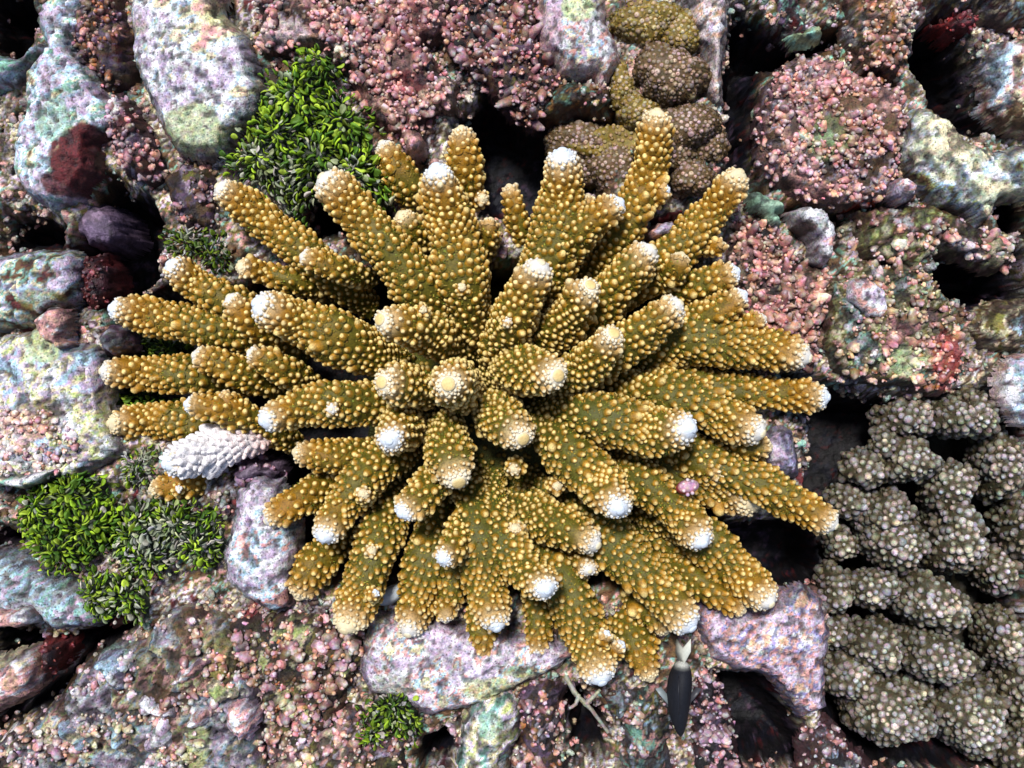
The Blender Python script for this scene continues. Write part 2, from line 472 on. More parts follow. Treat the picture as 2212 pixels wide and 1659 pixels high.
# ------------------------------------------------------------------ seabed
def seabed():
    st = 5.0
    X, Y = np.meshgrid(np.arange(-1750, 1751, st), np.arange(-1400, 1401, st))
    holes = [
        ([(-60, -60), (60, -40), (75, 40), (70, 90), (30, 150), (-20, 130), (-60, 80)], 1),
        ([(150, 540), (165, 470), (235, 370), (330, 430), (360, 520), (345, 600), (270, 660), (170, 660)], 1),
        ([(-20, 440), (90, 450), (140, 480), (130, 545), (40, 560), (-20, 560)], .8),
        ([(975, 250), (1050, 180), (1160, 240), (1330, 230), (1360, 300), (1300, 420), (1130, 500), (1040, 470), (1000, 380)], 1),
        ([(1575, -40), (1640, 20), (1720, 60), (1840, 40), (1850, 90), (1730, 130), (1660, 160), (1640, 300), (1640, 420), (1560, 420), (1560, 200)], 1),
        ([(1985, 40), (2060, 40), (2120, 150), (2170, 280), (2110, 300), (2010, 230), (1975, 120)], 1),
        ([(2010, 560), (2080, 520), (2230, 540), (2240, 650), (2120, 680), (2040, 650)], 1),
        ([(2140, 400), (2240, 400), (2240, 520), (2160, 500)], 1),
        ([(1660, 780), (1800, 830), (1960, 850), (2230, 830), (2240, 1680), (1900, 1700), (1770, 1560), (1800, 1280), (1740, 1080), (1740, 900)], 1),
        ([(1500, 1120), (1800, 1120), (1820, 1290), (1700, 1300), (1640, 1300), (1550, 1250)], 1),
        ([(1540, 1450), (1640, 1440), (1740, 1560), (1780, 1680), (1560, 1680)], 1),
        ([(1205, 1500), (1260, 1480), (1320, 1560), (1330, 1640), (1230, 1650)], 1),
        ([(900, 1600), (960, 1570), (1000, 1610), (980, 1670), (900, 1670)], 1),
        ([(-40, 1360), (130, 1375), (200, 1340), (300, 1330), (290, 1370), (170, 1440), (110, 1530), (-40, 1620)], 1),
        ([(-40, 1130), (60, 1150), (60, 1200), (-40, 1200)], 1),
        ([(220, 640), (1000, 560), (1500, 560), (1620, 900), (1500, 1250), (1000, 1300), (600, 1250), (560, 1060), (240, 880)], .9),
        ([(640, 400), (840, 420), (900, 520), (640, 520)], .8),
        ([(1640, 440), (1860, 440), (1850, 480), (1820, 560), (1740, 480), (1640, 470)], .8),
        ([(700, 1370), (790, 1360), (760, 1450), (710, 1440)], .6),
    ]
    zg = -62
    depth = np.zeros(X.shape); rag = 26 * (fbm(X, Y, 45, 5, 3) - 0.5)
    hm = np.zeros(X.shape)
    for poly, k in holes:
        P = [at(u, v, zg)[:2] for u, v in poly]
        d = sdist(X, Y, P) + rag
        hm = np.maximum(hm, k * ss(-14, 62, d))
    zz, pt = surf(X, Y, 3, 26, 15, 10)
    Z = zg + zz * (1 - 0.5 * hm) - 270 * hm
    C = paint(X, Y, [(BROWN, 1.4), (AQUA, .8), (PINK, 1), (OLIVE, 1.6), (LILAC, 1), (CREAM, 1), (BROWN, 1), (WHITE, .6), (MAROON, .6)], 11)
    C = mix(C, np.array(DARK), pt * 0.8)
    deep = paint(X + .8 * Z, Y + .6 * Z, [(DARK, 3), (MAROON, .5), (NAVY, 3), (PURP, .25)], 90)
    C = mix(C, deep * 0.42, ss(0.04, 0.38, hm))  # crevice shade put into the colour: near-black as the holes deepen
    wl = ss(.0, .2, hm) * ss(1.0, .8, hm) * .6
    X2 = X + 34 * wl * (fbm(Y, Z, 26, 15, 3) - .5); Y2 = Y + 34 * wl * (fbm(X, Z, 26, 16, 3) - .5)
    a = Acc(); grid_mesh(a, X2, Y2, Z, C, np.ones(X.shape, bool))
    kn = dict(sp=18, r=6.5, h=1.2, cols=[PINK, SALMON, LILAC, BROWN, CREAM, AQUA], thr=0.50, dens=0.9, tw=0.35)
    add_knobs(a, X, Y, Z, 10 - 15 * hm, kn, 400, CC=C)
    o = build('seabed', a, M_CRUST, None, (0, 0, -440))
    tag(o, 'rubbly reef floor of pink, brown and olive crust with dark crevices', 'seabed', kind='structure')
seabed()

PK = dict(sp=15, r=7, h=1.35, cols=[PINK, SALMON, PINK, (0.55, 0.30, 0.33)], thr=0.43, dens=0.95, per=40, tw=0.55)
def K(**k):
    d = dict(PK); d.update(k); return d

exec_rocks = True
# --- top left
rock('rock', 'large smooth pale lilac rock left of the green algae with a yellow-green lower end', 'rock',
     [(265, -40), (480, -40), (470, 20), (520, 60), (545, 130), (560, 190), (545, 240), (495, 285), (480, 322), (420, 338), (370, 322), (335, 265), (305, 200), (275, 120)],
     30, [(LILAC, 1.2), (WHITE, 2), (BLUEW, .6), (CREAM, 1.3), (PINK, .4)], rub=3, lump=9, pits=4, dome=30, rag=5,
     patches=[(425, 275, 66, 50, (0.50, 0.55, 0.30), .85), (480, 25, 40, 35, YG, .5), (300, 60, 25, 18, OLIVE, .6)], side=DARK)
rock('rock', 'pale lilac and green speckled left-edge rock with dark red crust on its flank', 'rock',
     [(60, 30), (100, -40), (180, -40), (185, 60), (150, 90), (190, 150), (235, 210), (235, 270), (200, 300), (200, 370), (160, 420), (100, 455), (45, 425), (10, 370), (15, 300), (40, 215), (35, 150), (85, 90)],
     10, [(LILAC, 2), (BLUEW, 1.4), (WHITE, 1), (AQUA, 1), (CREAM, .8), (BROWN, .4)], rub=5, lump=12, pits=9, rag=7,
     patches=[(180, 345, 62, 75, MAROON, 1), (130, 400, 40, 25, MAROON, .9), (120, 260, 38, 40, (0.35, 0.55, 0.40), .7)])
rock('rock', 'pale lilac arm of rock beside the black hole at the far upper left', 'rock',
     [(-40, 100), (20, 115), (70, 75), (95, 95), (60, 140), (20, 180), (-40, 190)], 15, [(BLUEW, 1), (LILAC, 1), (AQUA, 1)], rub=3, pits=3, rag=5, dome=10)
rock('rock', 'dark purple-brown ridge dotted with pink nodules between the two pale upper left rocks', 'rock',
     [(120, -40), (270, -40), (275, 60), (290, 170), (270, 200), (220, 200), (180, 140), (130, 80)], -20,
     [(BROWN, 2), (MAROON, 1), (PURP, 2), (OLIVE, .6), (PINK, .5)], rub=12, pits=10,
     knobs=K(thr=.42, r=6, cols=[PURP, PINK, BROWN, ORANGE], tw=.2))
rock('rock', 'dark oval plate of reef dotted with round mauve nodules left of the smooth pale rock', 'rock',
     [(225, 200), (275, 195), (300, 250), (335, 320), (345, 380), (315, 400), (265, 375), (235, 320), (215, 250)], 0,
     [(PURP, 2), (LILAC, 1), (BROWN, 1.5), (MAROON, .7)], rub=7, pits=6, rag=5, knobs=K(sp=16, r=6.5, thr=.2, cols=[(0.40, 0.25, 0.30), PINK], tw=.3),
     patches=[(250, 240, 20, 28, WHITE, .6)])
rock('rock', 'low brown and mauve bumpy reef between the dark crack and the green algae', 'rock',
     [(330, 380), (390, 340), (450, 350), (470, 380), (480, 440), (470, 500), (440, 510), (400, 500), (360, 450)], -30,
     [(BROWN, 2), (PURP, 2), (LILAC, 1), (OLIVE, 1)], rub=10, knobs=K(r=6, thr=.45, cols=[PURP, PINK, BROWN], tw=.2))
rock('rock', 'pale lilac and cream speckled rock at the middle of the left edge', 'rock',
     [(-40, 548), (60, 535), (140, 535), (168, 560), (165, 600), (150, 650), (100, 690), (40, 710), (-40, 720)], 0,
     [(LILAC, 1), (BLUEW, 1.2), (CREAM, 1), (AQUA, .8), (BROWN, .9), (MAROON, .3)], rub=5, pits=8, rag=6,
     patches=[(100, 650, 50, 25, OLIVE, .6), (110, 590, 25, 14, MAROON, .7)])
rock('rock', 'large cream and yellow-green speckled rock left of the branching coral', 'rock',
     [(-40, 735), (60, 705), (130, 675), (150, 740), (195, 740), (215, 790), (225, 870), (240, 930), (260, 980), (200, 1010), (150, 1050), (60, 1040), (-40, 1060)], 5,
     [(BLUEW, 1), (LILAC, 1.4), (CREAM, 1.2), (YG, .7), (WHITE, 1), (GREY, .6)], rub=5, pits=7, rag=7,
     patches=[(90, 750, 42, 36, YG, .7), (110, 690, 36, 22, PINK, .8), (90, 900, 60, 40, BROWN, .7), (40, 930, 60, 40, SALMON, .5)],
     knobs=K(sp=16, r=6, thr=.3, regs=[(60, 960, 120, 80)]))
rock('rock', 'smooth pink knob joining the cream rock beside the black hollow at left', 'rock',
     [(60, 690), (100, 660), (130, 665), (140, 700), (125, 730), (145, 745), (120, 760), (80, 730)], 25, [(PINK, 2), (WHITE, .5), (SALMON, 1)], rub=1, pits=1, rag=3, lump=3, dome=10, edge=14)
rock('rock', 'dark pitted rock beside the tips of the lowest left branches', 'rock',
     [(195, 720), (225, 700), (270, 710), (280, 760), (240, 780), (205, 765)], -5, [(PURP, 1), (GREY, 1), (BROWN, 1), (DARK, .6)], rub=6, pits=12, rag=4)
# --- lower left
rock('rock', 'blue-grey speckled rock under the lower left green algae at the edge', 'rock',
     [(-40, 1195), (40, 1200), (100, 1240), (160, 1260), (210, 1310), (230, 1340), (190, 1365), (110, 1370), (70, 1340), (-40, 1340)], 0,
     [(GREY, 2), (BLUEW, 1.4), (AQUA, .7), (LILAC, 1)], rub=5, pits=8, rag=6)
rock('rock', 'smooth white lump at the left edge above the dark crack', 'rock',
     [(-40, 1318), (20, 1322), (55, 1308), (76, 1330), (70, 1352), (30, 1362), (-40, 1362)], 35, [(WHITE, 2), (PINK, .8)], rub=1, pits=0, rag=2, lump=3, dome=8, edge=14)
rock('rock', 'white shell-like ridge beside the knobbly crust at the left edge', 'rock',
     [(-40, 1025), (30, 1030), (70, 1018), (105, 1015), (80, 1045), (40, 1062), (0, 1050), (-40, 1060)], 40, [(WHITE, 2), (AQUA, .7), (CREAM, 1)], rub=2, pits=1, rag=3, lump=4, dome=8, edge=12)
rock('rock', 'pale pink lump in the lower left corner beside the dark red sponge', 'rock',
     [(-40, 1430), (20, 1420), (60, 1405), (85, 1440), (75, 1490), (40, 1520), (-40, 1560)], 10,
     [(CREAM, 1), (WHITE, 1), (PINK, 1.6), (SALMON, .6)], rub=6, pits=4, rag=6)
rock('rock', 'broad sloping rubble bank of lilac, cream and green crust along the bottom left', 'rock',
     [(-60, 1700), (-60, 1640), (70, 1560), (130, 1500), (165, 1440), (220, 1405), (300, 1390), (330, 1340), (390, 1310), (470, 1320), (520, 1380), (520, 1440), (570, 1500), (560, 1580), (590, 1720)], -5,
     [(LILAC, 1.3), (WHITE, 1.2), (BLUEW, 1.1), (CREAM, 1.2), (YG, .55), (PINK, .9), (BROWN, .8)], rub=16, pits=12, lump=16, rag=8,
     knobs=K(sp=17, r=7, thr=.5, cols=[PINK, CREAM, SALMON, WHITE, LILAC]),
     patches=[(230, 1420, 40, 18, AQUA, .8), (430, 1600, 26, 60, YG, .5), (480, 1420, 34, 60, OLIVE, .7), (420, 1350, 60, 30, BROWN, .6)])
for i, (u, v, ru, rv, a, lab, pal) in enumerate([
        (230, 1450, 42, 30, .5, 'blue-white lump on the upper edge of the bottom left rubble bank', [(BLUEW, 1), (WHITE, 1)]),
        (330, 1530, 48, 34, .2, 'lilac knob in the middle of the bottom left rubble bank', [(LILAC, 1), (WHITE, 1), (PINK, .5)]),
        (400, 1460, 50, 26, -.5, 'smooth white and pink lump above the middle of the rubble bank', [(WHITE, 1), (PINK, .5)]),
        (345, 1590, 40, 52, .1, 'tall pale pink lump near the bottom edge of the rubble bank', [(WHITE, 1), (LILAC, 1)]),
        (425, 1550, 40, 30, .0, 'pink lump with cream top right of the lilac knob in the rubble bank', [(PINK, 1), (WHITE, 1)]),
        (520, 1560, 44, 40, .3, 'grey-pink round lump at the right end of the rubble bank', [(LILAC, 1), (PINK, 1), (WHITE, .5)]),
        (250, 1600, 36, 28, .6, 'small cream lump low in the rubble bank', [(CREAM, 1), (BLUEW, 1)]),
        (150, 1590, 40, 26, .5, 'pale blue lump nearest the bottom left corner in the rubble bank', [(BLUEW, 1), (CREAM, 1)]),
        (480, 1500, 34, 26, .4, 'yellow-green topped lump above the grey-pink round lump in the rubble bank', [(YG, 1), (CREAM, 1.4)])]):
    th = np.linspace(0, 6.28, 12, endpoint=False)
    rr = 1 + 0.22 * np.sin(2 * th + i) + 0.12 * np.sin(3 * th + 2 * i)
    pts = [(u + ru * r_ * math.cos(t_) * math.cos(a) - rv * r_ * math.sin(t_) * math.sin(a), v + ru * r_ * math.cos(t_) * math.sin(a) + rv * r_ * math.sin(t_) * math.cos(a)) for t_, r_ in zip(th, rr)]
    rock('coral_rubble', lab, 'rubble', pts, 26, pal, drop=60, rub=7, pits=5, rag=12, lump=9, dome=18, edge=22, step=3.5, side=PURP, sidew=.5, group='lumps of rubble on the bottom left bank')
rock('rock', 'smooth pale lilac boulder left of the lowest coral branches', 'rock',
     [(490, 1130), (505, 1060), (540, 1020), (600, 1040), (640, 1130), (640, 1240), (625, 1320), (580, 1330), (520, 1300), (475, 1260), (470, 1210)], 0,
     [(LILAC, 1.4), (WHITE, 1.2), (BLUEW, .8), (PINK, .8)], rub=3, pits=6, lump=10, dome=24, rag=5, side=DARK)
rock('rock', 'brown reef crowded with loose pink and cream nodules below the lilac boulder', 'rock',
     [(470, 1330), (560, 1325), (640, 1320), (720, 1340), (790, 1370), (790, 1430), (770, 1470), (740, 1540), (700, 1590), (600, 1600), (560, 1540), (520, 1500), (490, 1400)], -25,
     [(BROWN, 2), (OLIVE, 1.2), (DARK, 1), (CREAM, .5), (YG, .4)], rub=10, pits=8,
     knobs=[K(sp=22, r=9, thr=.3, h=1.1, cols=[PINK, SALMON, (0.6, 0.45, 0.5)], tw=.5), K(sp=15, r=4.5, thr=.5, cols=[BROWN, ORANGE, PINK], tw=.2)])
# --- bottom
rock('rock', 'broad pale lilac slab speckled with black pits under the lower edge of the coral', 'rock',
     [(775, 1400), (800, 1330), (900, 1330), (1000, 1360), (1120, 1370), (1230, 1390), (1250, 1420), (1210, 1455), (1130, 1490), (1060, 1530), (980, 1550), (930, 1560), (860, 1520), (790, 1510), (765, 1450)], -5,
     [(LILAC, 2), (WHITE, 1.2), (PINK, 1), (BLUEW, .6), (CREAM, .5)], rub=2.5, pits=3, lump=8, rag=6, dome=14,
     patches=[(1060, 1490, 60, 26, YG, .6), (1120, 1450, 34, 14, (0.25, 0.35, 0.08), .6), (850, 1480, 50, 30, (0.50, 0.52, 0.38), .5)])
rock('rock', 'mixed pink and cream rubble ridge along the bottom centre around a small green alga', 'rock',
     [(560, 1560), (640, 1540), (700, 1560), (760, 1520), (840, 1560), (900, 1580), (880, 1640), (900, 1720), (560, 1720)], -30,
     [(CREAM, .7), (PINK, 1.3), (LILAC, 1), (BROWN, 1), (OLIVE, 1), (YG, .5)], rub=14, pits=11, lump=14,
     knobs=K(sp=17, thr=.45, cols=[PINK, CREAM, SALMON]))
rock('rock', 'pale aqua and white crusted knoll at the bottom centre beside a black hole', 'rock',
     [(990, 1560), (1040, 1500), (1090, 1480), (1130, 1520), (1130, 1600), (1100, 1640), (1100, 1720), (990, 1720), (985, 1640)], 0,
     [(AQUA, 1.5), (WHITE, 1.2), (CREAM, 1), (YG, .5), (LILAC, .6)], rub=9, pits=9, lump=10, patches=[(1060, 1560, 26, 30, (0.38, 0.58, 0.42), .6)])
rock('rock', 'dark reef studded with pink nodules right of the aqua knoll at the bottom', 'rock',
     [(1100, 1490), (1190, 1450), (1240, 1480), (1210, 1540), (1220, 1610), (1250, 1720), (1110, 1720), (1110, 1600)], -30,
     [(PURP, 1), (BROWN, 1.4), (DARK, 1), (LILAC, .8)], rub=12, knobs=K(sp=18, r=8, thr=.35, cols=[PINK, LILAC, SALMON, ORANGE], tw=.5))
rock('rock', 'grey-blue and olive rubble patch left of the dark fish', 'rock',
     [(1290, 1490), (1380, 1470), (1460, 1450), (1470, 1530), (1450, 1620), (1480, 1720), (1330, 1720), (1340, 1600), (1310, 1550)], -35,
     [(GREY, 1.5), (BLUEW, .8), (OLIVE, 1), (DARK, .8), (PINK, .8), (AQUA, .7)], rub=13, pits=11, knobs=K(sp=18, r=6.5, thr=.5, cols=[PINK, ORANGE, LILAC, BROWN]))
rock('rock', 'dark reef with small rose nodules right of the dark fish', 'rock',
     [(1490, 1420), (1540, 1420), (1560, 1480), (1590, 1560), (1600, 1640), (1640, 1720), (1480, 1720), (1480, 1520)], -60,
     [(DARK, 2), (PURP, 1), (MAROON, .8)], rub=10, knobs=K(sp=16, r=7, thr=.3, cols=[PINK, LILAC, (0.45, 0.30, 0.38)], tw=.5))
rock('rock', 'smooth violet and pink rock between the coral and the grey cauliflower coral', 'rock',
     [(1500, 1310), (1560, 1300), (1640, 1320), (1690, 1290), (1740, 1270), (1790, 1300), (1800, 1380), (1795, 1470), (1800, 1540), (1740, 1570), (1700, 1510), (1660, 1465), (1600, 1460), (1540, 1430), (1515, 1380)], -10,
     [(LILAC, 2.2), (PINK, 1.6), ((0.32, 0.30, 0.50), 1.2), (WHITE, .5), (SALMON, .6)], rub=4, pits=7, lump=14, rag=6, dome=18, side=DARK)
rock('rock', 'speckled black and white turf rock at the bottom right below the violet rock', 'rock',
     [(1740, 1590), (1790, 1560), (1850, 1610), (1900, 1660), (1900, 1720), (1720, 1720)], -30,
     [(GREY, 1), (DARK, 1.5), (BLUEW, .5), (BROWN, 1)], rub=10, pits=12, drop=60, edge=50, sidew=.95, knobs=K(sp=16, r=6, thr=.4, cols=[GREY, PINK, LILAC]))
rock('rock', 'small dull violet rock peeping out beside the right-hand coral branches', 'rock',
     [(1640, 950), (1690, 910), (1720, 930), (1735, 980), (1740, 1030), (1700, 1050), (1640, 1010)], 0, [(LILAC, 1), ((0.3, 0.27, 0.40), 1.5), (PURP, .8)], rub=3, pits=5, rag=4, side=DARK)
# --- right
rock('rock', 'pink nodular reef just right of the upper right coral branches', 'rock',
     [(1570, 560), (1600, 480), (1640, 450), (1690, 490), (1730, 560), (1800, 580), (1800, 660), (1780, 720), (1770, 800), (1700, 790), (1600, 770), (1590, 640)], -10,
     [(PINK, 1.4), (BROWN, 1.5), (SALMON, .8), (CREAM, .4), (DARK, .8)], rub=12, pits=10,
     knobs=K(sp=15, r=7.5, thr=.25, h=1.6, cols=[PINK, SALMON, (0.55, 0.30, 0.25)], tw=.4))
rock('rock', 'round mixed-crust reef with aqua, yellow and red patches above the grey cauliflower coral', 'rock',
     [(1790, 600), (1870, 560), (1960, 560), (2020, 590), (2060, 640), (2080, 700), (2100, 760), (2090, 820), (2040, 860), (1950, 840), (1880, 830), (1800, 800), (1770, 720)], -5,
     [(PINK, 1.2), (OLIVE, 1.4), (CREAM, 1), (YG, .7), (BROWN, 1), (AQUA, .7), (WHITE, .5)], rub=14, pits=12, lump=12, rag=9,
     patches=[(2045, 780, 36, 60, RED, .75), (1950, 780, 56, 36, (0.50, 0.60, 0.32), .7)],
     knobs=K(sp=18, r=7, thr=.45, cols=[PINK, SALMON, ORANGE, CREAM], tw=.4))
rock('rock', 'rounded pale lilac lump on top of the mixed-crust reef at right', 'rock',
     [(1835, 600), (1880, 590), (1920, 620), (1930, 670), (1910, 700), (1870, 690), (1835, 650)], 30, [(LILAC, 1), (WHITE, 1.2), (PINK, .6)], rub=4, pits=4, rag=5, lump=6, edge=20, drop=90, step=3.5)
rock('rock', 'smooth white-lilac tongue of rock between pink nodules at upper right', 'rock',
     [(1715, 450), (1750, 436), (1795, 450), (1816, 485), (1812, 540), (1795, 575), (1770, 560), (1765, 515), (1725, 480)], 35,
     [(WHITE, 2), (LILAC, 1), (PINK, .4)], rub=1.5, pits=1.5, rag=4, lump=5, dome=14, edge=20, drop=110, step=3.5, patches=[(1740, 490, 20, 14, BROWN, .8)])
rock('rock', 'rounded reef ringed with pink nodules around an olive turf hollow at upper right', 'rock',
     [(1660, 180), (1700, 130), (1740, 108), (1820, 120), (1850, 150), (1900, 150), (1960, 190), (1975, 250), (1960, 330), (1950, 400), (1900, 440), (1820, 440), (1740, 425), (1680, 400), (1645, 330), (1640, 250)], 5,
     [(PINK, 2), (SALMON, 1), (LILAC, .8), (BROWN, .8)], rub=10, pits=7, rag=7, dome=24,
     patches=[(1780, 300, 60, 50, (0.12, 0.14, 0.05), .9), (1820, 220, 90, 26, BROWN, .85), (1890, 280, 55, 45, BROWN, .9), (1760, 310, 35, 25, (0.25, 0.35, 0.20), .6)],
     knobs=K(sp=15, r=7, thr=.3, cols=[PINK, SALMON, PINK, (0.62, 0.42, 0.48)], tw=.45))
rock('rock', 'brown nodular column of reef at the top edge right of the black chasm', 'rock',
     [(1830, -40), (1990, -40), (1985, 20), (1975, 80), (1970, 140), (1930, 170), (1860, 160), (1835, 90)], -5,
     [(BROWN, 1.5), (ORANGE, .8), (PINK, 1), (OLIVE, 1), (WHITE, .4)], rub=12, pits=10, patches=[(1950, 10, 30, 50, (0.7, 0.55, 0.45), .8)],
     knobs=K(sp=18, r=7, thr=.35, cols=[PINK, ORANGE, SALMON], tw=.4))
rock('rock', 'pale yellow-green ridge curving down the right side', 'rock',
     [(1965, 250), (2000, 215), (2050, 240), (2110, 300), (2160, 320), (2250, 300), (2250, 420), (2170, 430), (2130, 500), (2110, 460), (2040, 440), (1990, 400), (1950, 340)], 15,
     [(CREAM, 1.5), ((0.55, 0.58, 0.42), 1.6), (WHITE, 1), (BLUEW, .8), (YG, .5), (BROWN, .4)], rub=6, pits=8, lump=12, rag=7)
rock('rock', 'pale crusted rock at the top right edge beside the red sponge', 'rock',
     [(2140, 130), (2170, 80), (2250, 60), (2250, 290), (2180, 270), (2135, 230), (2150, 180)], 5, [(BLUEW, 1), (WHITE, 1), (PINK, 1), (CREAM, .6), (BROWN, .8)], rub=10, pits=10)
rock('rock', 'grey-pink crusted ledge in the top right corner', 'rock',
     [(2000, -40), (2250, -40), (2250, 50), (2180, 60), (2120, 20), (2020, 15)], -10, [(BROWN, 1), (CREAM, .8), (MAROON, .8), (BLUEW, .6), (OLIVE, .8)], rub=13, pits=10, knobs=K(sp=18, thr=.5))
rock('rock', 'cream and green crusted outcrop at right, above the right-hand black hollow', 'rock',
     [(1860, 450), (1960, 430), (2040, 440), (2120, 480), (2180, 500), (2210, 560), (2160, 590), (2080, 560), (2030, 540), (1990, 600), (1900, 570), (1850, 540)], -15,
     [(CREAM, 1.2), (YG, .8), (OLIVE, 1.2), (BROWN, 1.2), (PINK, 1), (WHITE, .8)], rub=14, pits=12, knobs=K(sp=19, r=8, thr=.45, cols=[PINK, SALMON, WHITE]))
rock('rock', 'small rounded lilac lump below the nodule-ringed reef at right', 'rock',
     [(1935, 385), (1965, 375), (1990, 395), (1985, 425), (1955, 440), (1930, 420)], 38, [(LILAC, 1), (PINK, .8), (WHITE, .6)], rub=2, pits=2, rag=3, edge=16, drop=80, step=3.5)
rock('rock', 'olive and cream turf rock at the right edge above the grey cauliflower coral', 'rock',
     [(2100, 680), (2160, 650), (2250, 640), (2250, 770), (2180, 770), (2120, 750)], -15, [(OLIVE, 1), (CREAM, 1), (BROWN, 1), (BLUEW, .7), (MAROON, .6)], rub=12, pits=12)
rock('rock', 'bright white rock with an orange rim at the right edge', 'rock',
     [(2165, 800), (2190, 770), (2250, 760), (2250, 930), (2200, 920), (2165, 860)], 30, [(WHITE, 2), (BLUEW, 1), (LILAC, .6)], rub=4, pits=3, rag=5, side=(0.5, 0.22, 0.12), sidew=.5, edge=14, drop=60)
# --- top centre
rock('rock', 'wide bank of pink nodular crust right of the green algae at the top', 'rock',
     [(540, -40), (990, -40), (980, 60), (920, 90), (950, 130), (990, 170), (985, 230), (920, 260), (915, 310), (880, 335), (850, 290), (800, 260), (765, 200), (740, 150), (690, 100), (560, 100)], 0,
     [(PINK, 2), (SALMON, 1), (MAROON, .9), (BROWN, 1), (LILAC, .6), (CREAM, .3)], rub=11, pits=10, lump=14, rag=8,
     patches=[(880, 60, 50, 50, MAROON, .6), (880, 185, 40, 35, MAROON, .8), (950, 215, 50, 22, (0.6, 0.38, 0.26), .8), (600, 70, 60, 26, (0.72, 0.55, 0.55), .8)],
     knobs=K(sp=15, r=7.5, thr=.33, cols=[PINK, SALMON, PINK, (0.65, 0.45, 0.45), (0.45, 0.2, 0.22)], tw=.4))
rock('rock', 'smooth rose lobe hanging below the pink nodular bank', 'rock',
     [(870, 290), (900, 275), (918, 300), (912, 330), (890, 342), (868, 325)], 22, [(PINK, 1), ((0.5, 0.33, 0.4), 1)], rub=1.5, pits=1.5, rag=3, edge=16, drop=80, step=3.5, lump=4)
rock('rock', 'dark reef with standing finger-like pink nodules at the top centre', 'rock',
     [(940, -40), (1180, -40), (1170, 60), (1190, 130), (1230, 180), (1190, 250), (1150, 270), (1090, 240), (1040, 180), (1000, 160), (950, 90)], -25,
     [(DARK, 1.5), (MAROON, 1), (BROWN, 1.3), (PURP, 1), (OLIVE, .5)], rub=12, pits=10,
     knobs=[K(sp=20, r=8, h=2.0, thr=.2, cols=[PINK, SALMON, (0.55, 0.33, 0.38)], tw=.45), K(sp=13, r=4, thr=.5, cols=[PINK, BROWN, ORANGE], tw=.2)])
rock('rock', 'white-crusted rock with pink fringed rim at the top centre', 'rock',
     [(1160, -40), (1310, -40), (1310, 40), (1338, 80), (1345, 120), (1325, 150), (1300, 190), (1290, 150), (1250, 160), (1215, 150), (1190, 120), (1165, 100), (1155, 40)], 20,
     [(WHITE, 1.8), (PINK, 1.2), (BLUEW, 1), (CREAM, .8), (LILAC, 1)], rub=5, pits=6, rag=9, lump=9,
     patches=[(1250, 20, 34, 32, (0.6, 0.68, 0.36), .85), (1185, 60, 26, 60, (0.6, 0.42, 0.5), .8)], side=(0.5, 0.3, 0.25), sidew=.5)
rock('rock', 'ragged brown and orange turf ledge with aqua flakes under the white-crusted rock', 'rock',
     [(1190, 170), (1260, 160), (1325, 170), (1335, 220), (1320, 250), (1260, 245), (1200, 265), (1150, 260)], -30,
     [(BROWN, 1.5), (ORANGE, .8), (DARK, 1), (AQUA, .6), (OLIVE, .8)], rub=10, pits=8, rag=8, knobs=K(sp=17, r=6, thr=.45, cols=[PINK, ORANGE, CREAM]))
rock('rock', 'smooth salmon-white rock between the olive coral and the black chasm', 'rock',
     [(1480, -40), (1590, -40), (1580, 60), (1570, 140), (1575, 210), (1555, 235), (1530, 190), (1525, 110), (1490, 60)], 10,
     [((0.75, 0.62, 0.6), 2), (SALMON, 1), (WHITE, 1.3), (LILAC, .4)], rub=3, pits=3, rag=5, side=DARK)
rock('rock', 'dark ledge with aqua turf hanging in the black chasm at the top right', 'rock',
     [(1640, -40), (1760, -40), (1740, 20), (1790, 60), (1770, 95), (1720, 90), (1690, 60), (1650, 40)], -70, [(PURP, 1), (AQUA, .7), (DARK, 1.4), (LILAC, .5), (MAROON, 1)], rub=11, pits=8)
rock('rock', 'lilac pebble-like lump wedged between two upper right coral branches', 'rock',
     [(1395, 500), (1420, 480), (1455, 470), (1470, 490), (1450, 515), (1410, 520)], 10, [(PINK, 1), (LILAC, 1)], rub=2, pits=2, rag=3, edge=14, drop=90, step=3.5)

# ------------------------------------------------------------------ sponges and small growths (blobs)
def blob(name, label, cat, poly, ztop, pal, **k):
    k.setdefault('rub', 5); k.setdefault('pits', 1.5); k.setdefault('rag', 7); k.setdefault('edge', 24); k.setdefault('drop', 120); k.setdefault('step', 3.5)
    if name == 'sponge' and 'purple' not in label: k.setdefault('knobs', dict(sp=13, r=5, h=1.4, cols=[pal[0][0], pal[1][0], pal[0][0], (.3, .12, .12)], thr=.35, tw=.06))
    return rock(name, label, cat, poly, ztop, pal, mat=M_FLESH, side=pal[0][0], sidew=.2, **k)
blob('sponge', 'smooth dull purple sponge in the dark hollow at left', 'sponge', [(145, 450), (180, 425), (230, 430), (262, 470), (268, 510), (240, 535), (190, 540), (160, 510)], -90, [((0.13, 0.09, 0.15), 2), ((0.18, 0.12, 0.18), 1)], rub=1, pits=0, drop=190)
blob('sponge', 'dark red sponge right of the speckled left-edge rock', 'sponge', [(165, 545), (210, 540), (240, 570), (250, 620), (230, 665), (190, 680), (165, 640)], -60, [(MAROON, 2), ((0.07, 0.02, 0.03), 1)], rub=8)
blob('sponge', 'dull red sponge in the lower left crack', 'sponge', [(75, 1400), (100, 1380), (135, 1395), (130, 1430), (110, 1470), (80, 1470)], -20, [((0.22, 0.03, 0.03), 2), (MAROON, 1)], rub=7)
blob('sponge', 'wine-red sponge below the small lower left algae tuft', 'sponge', [(215, 1350), (250, 1320), (280, 1330), (265, 1355), (220, 1375)], -30, [(MAROON, 1), ((0.2, 0.04, 0.05), 1)], rub=6)
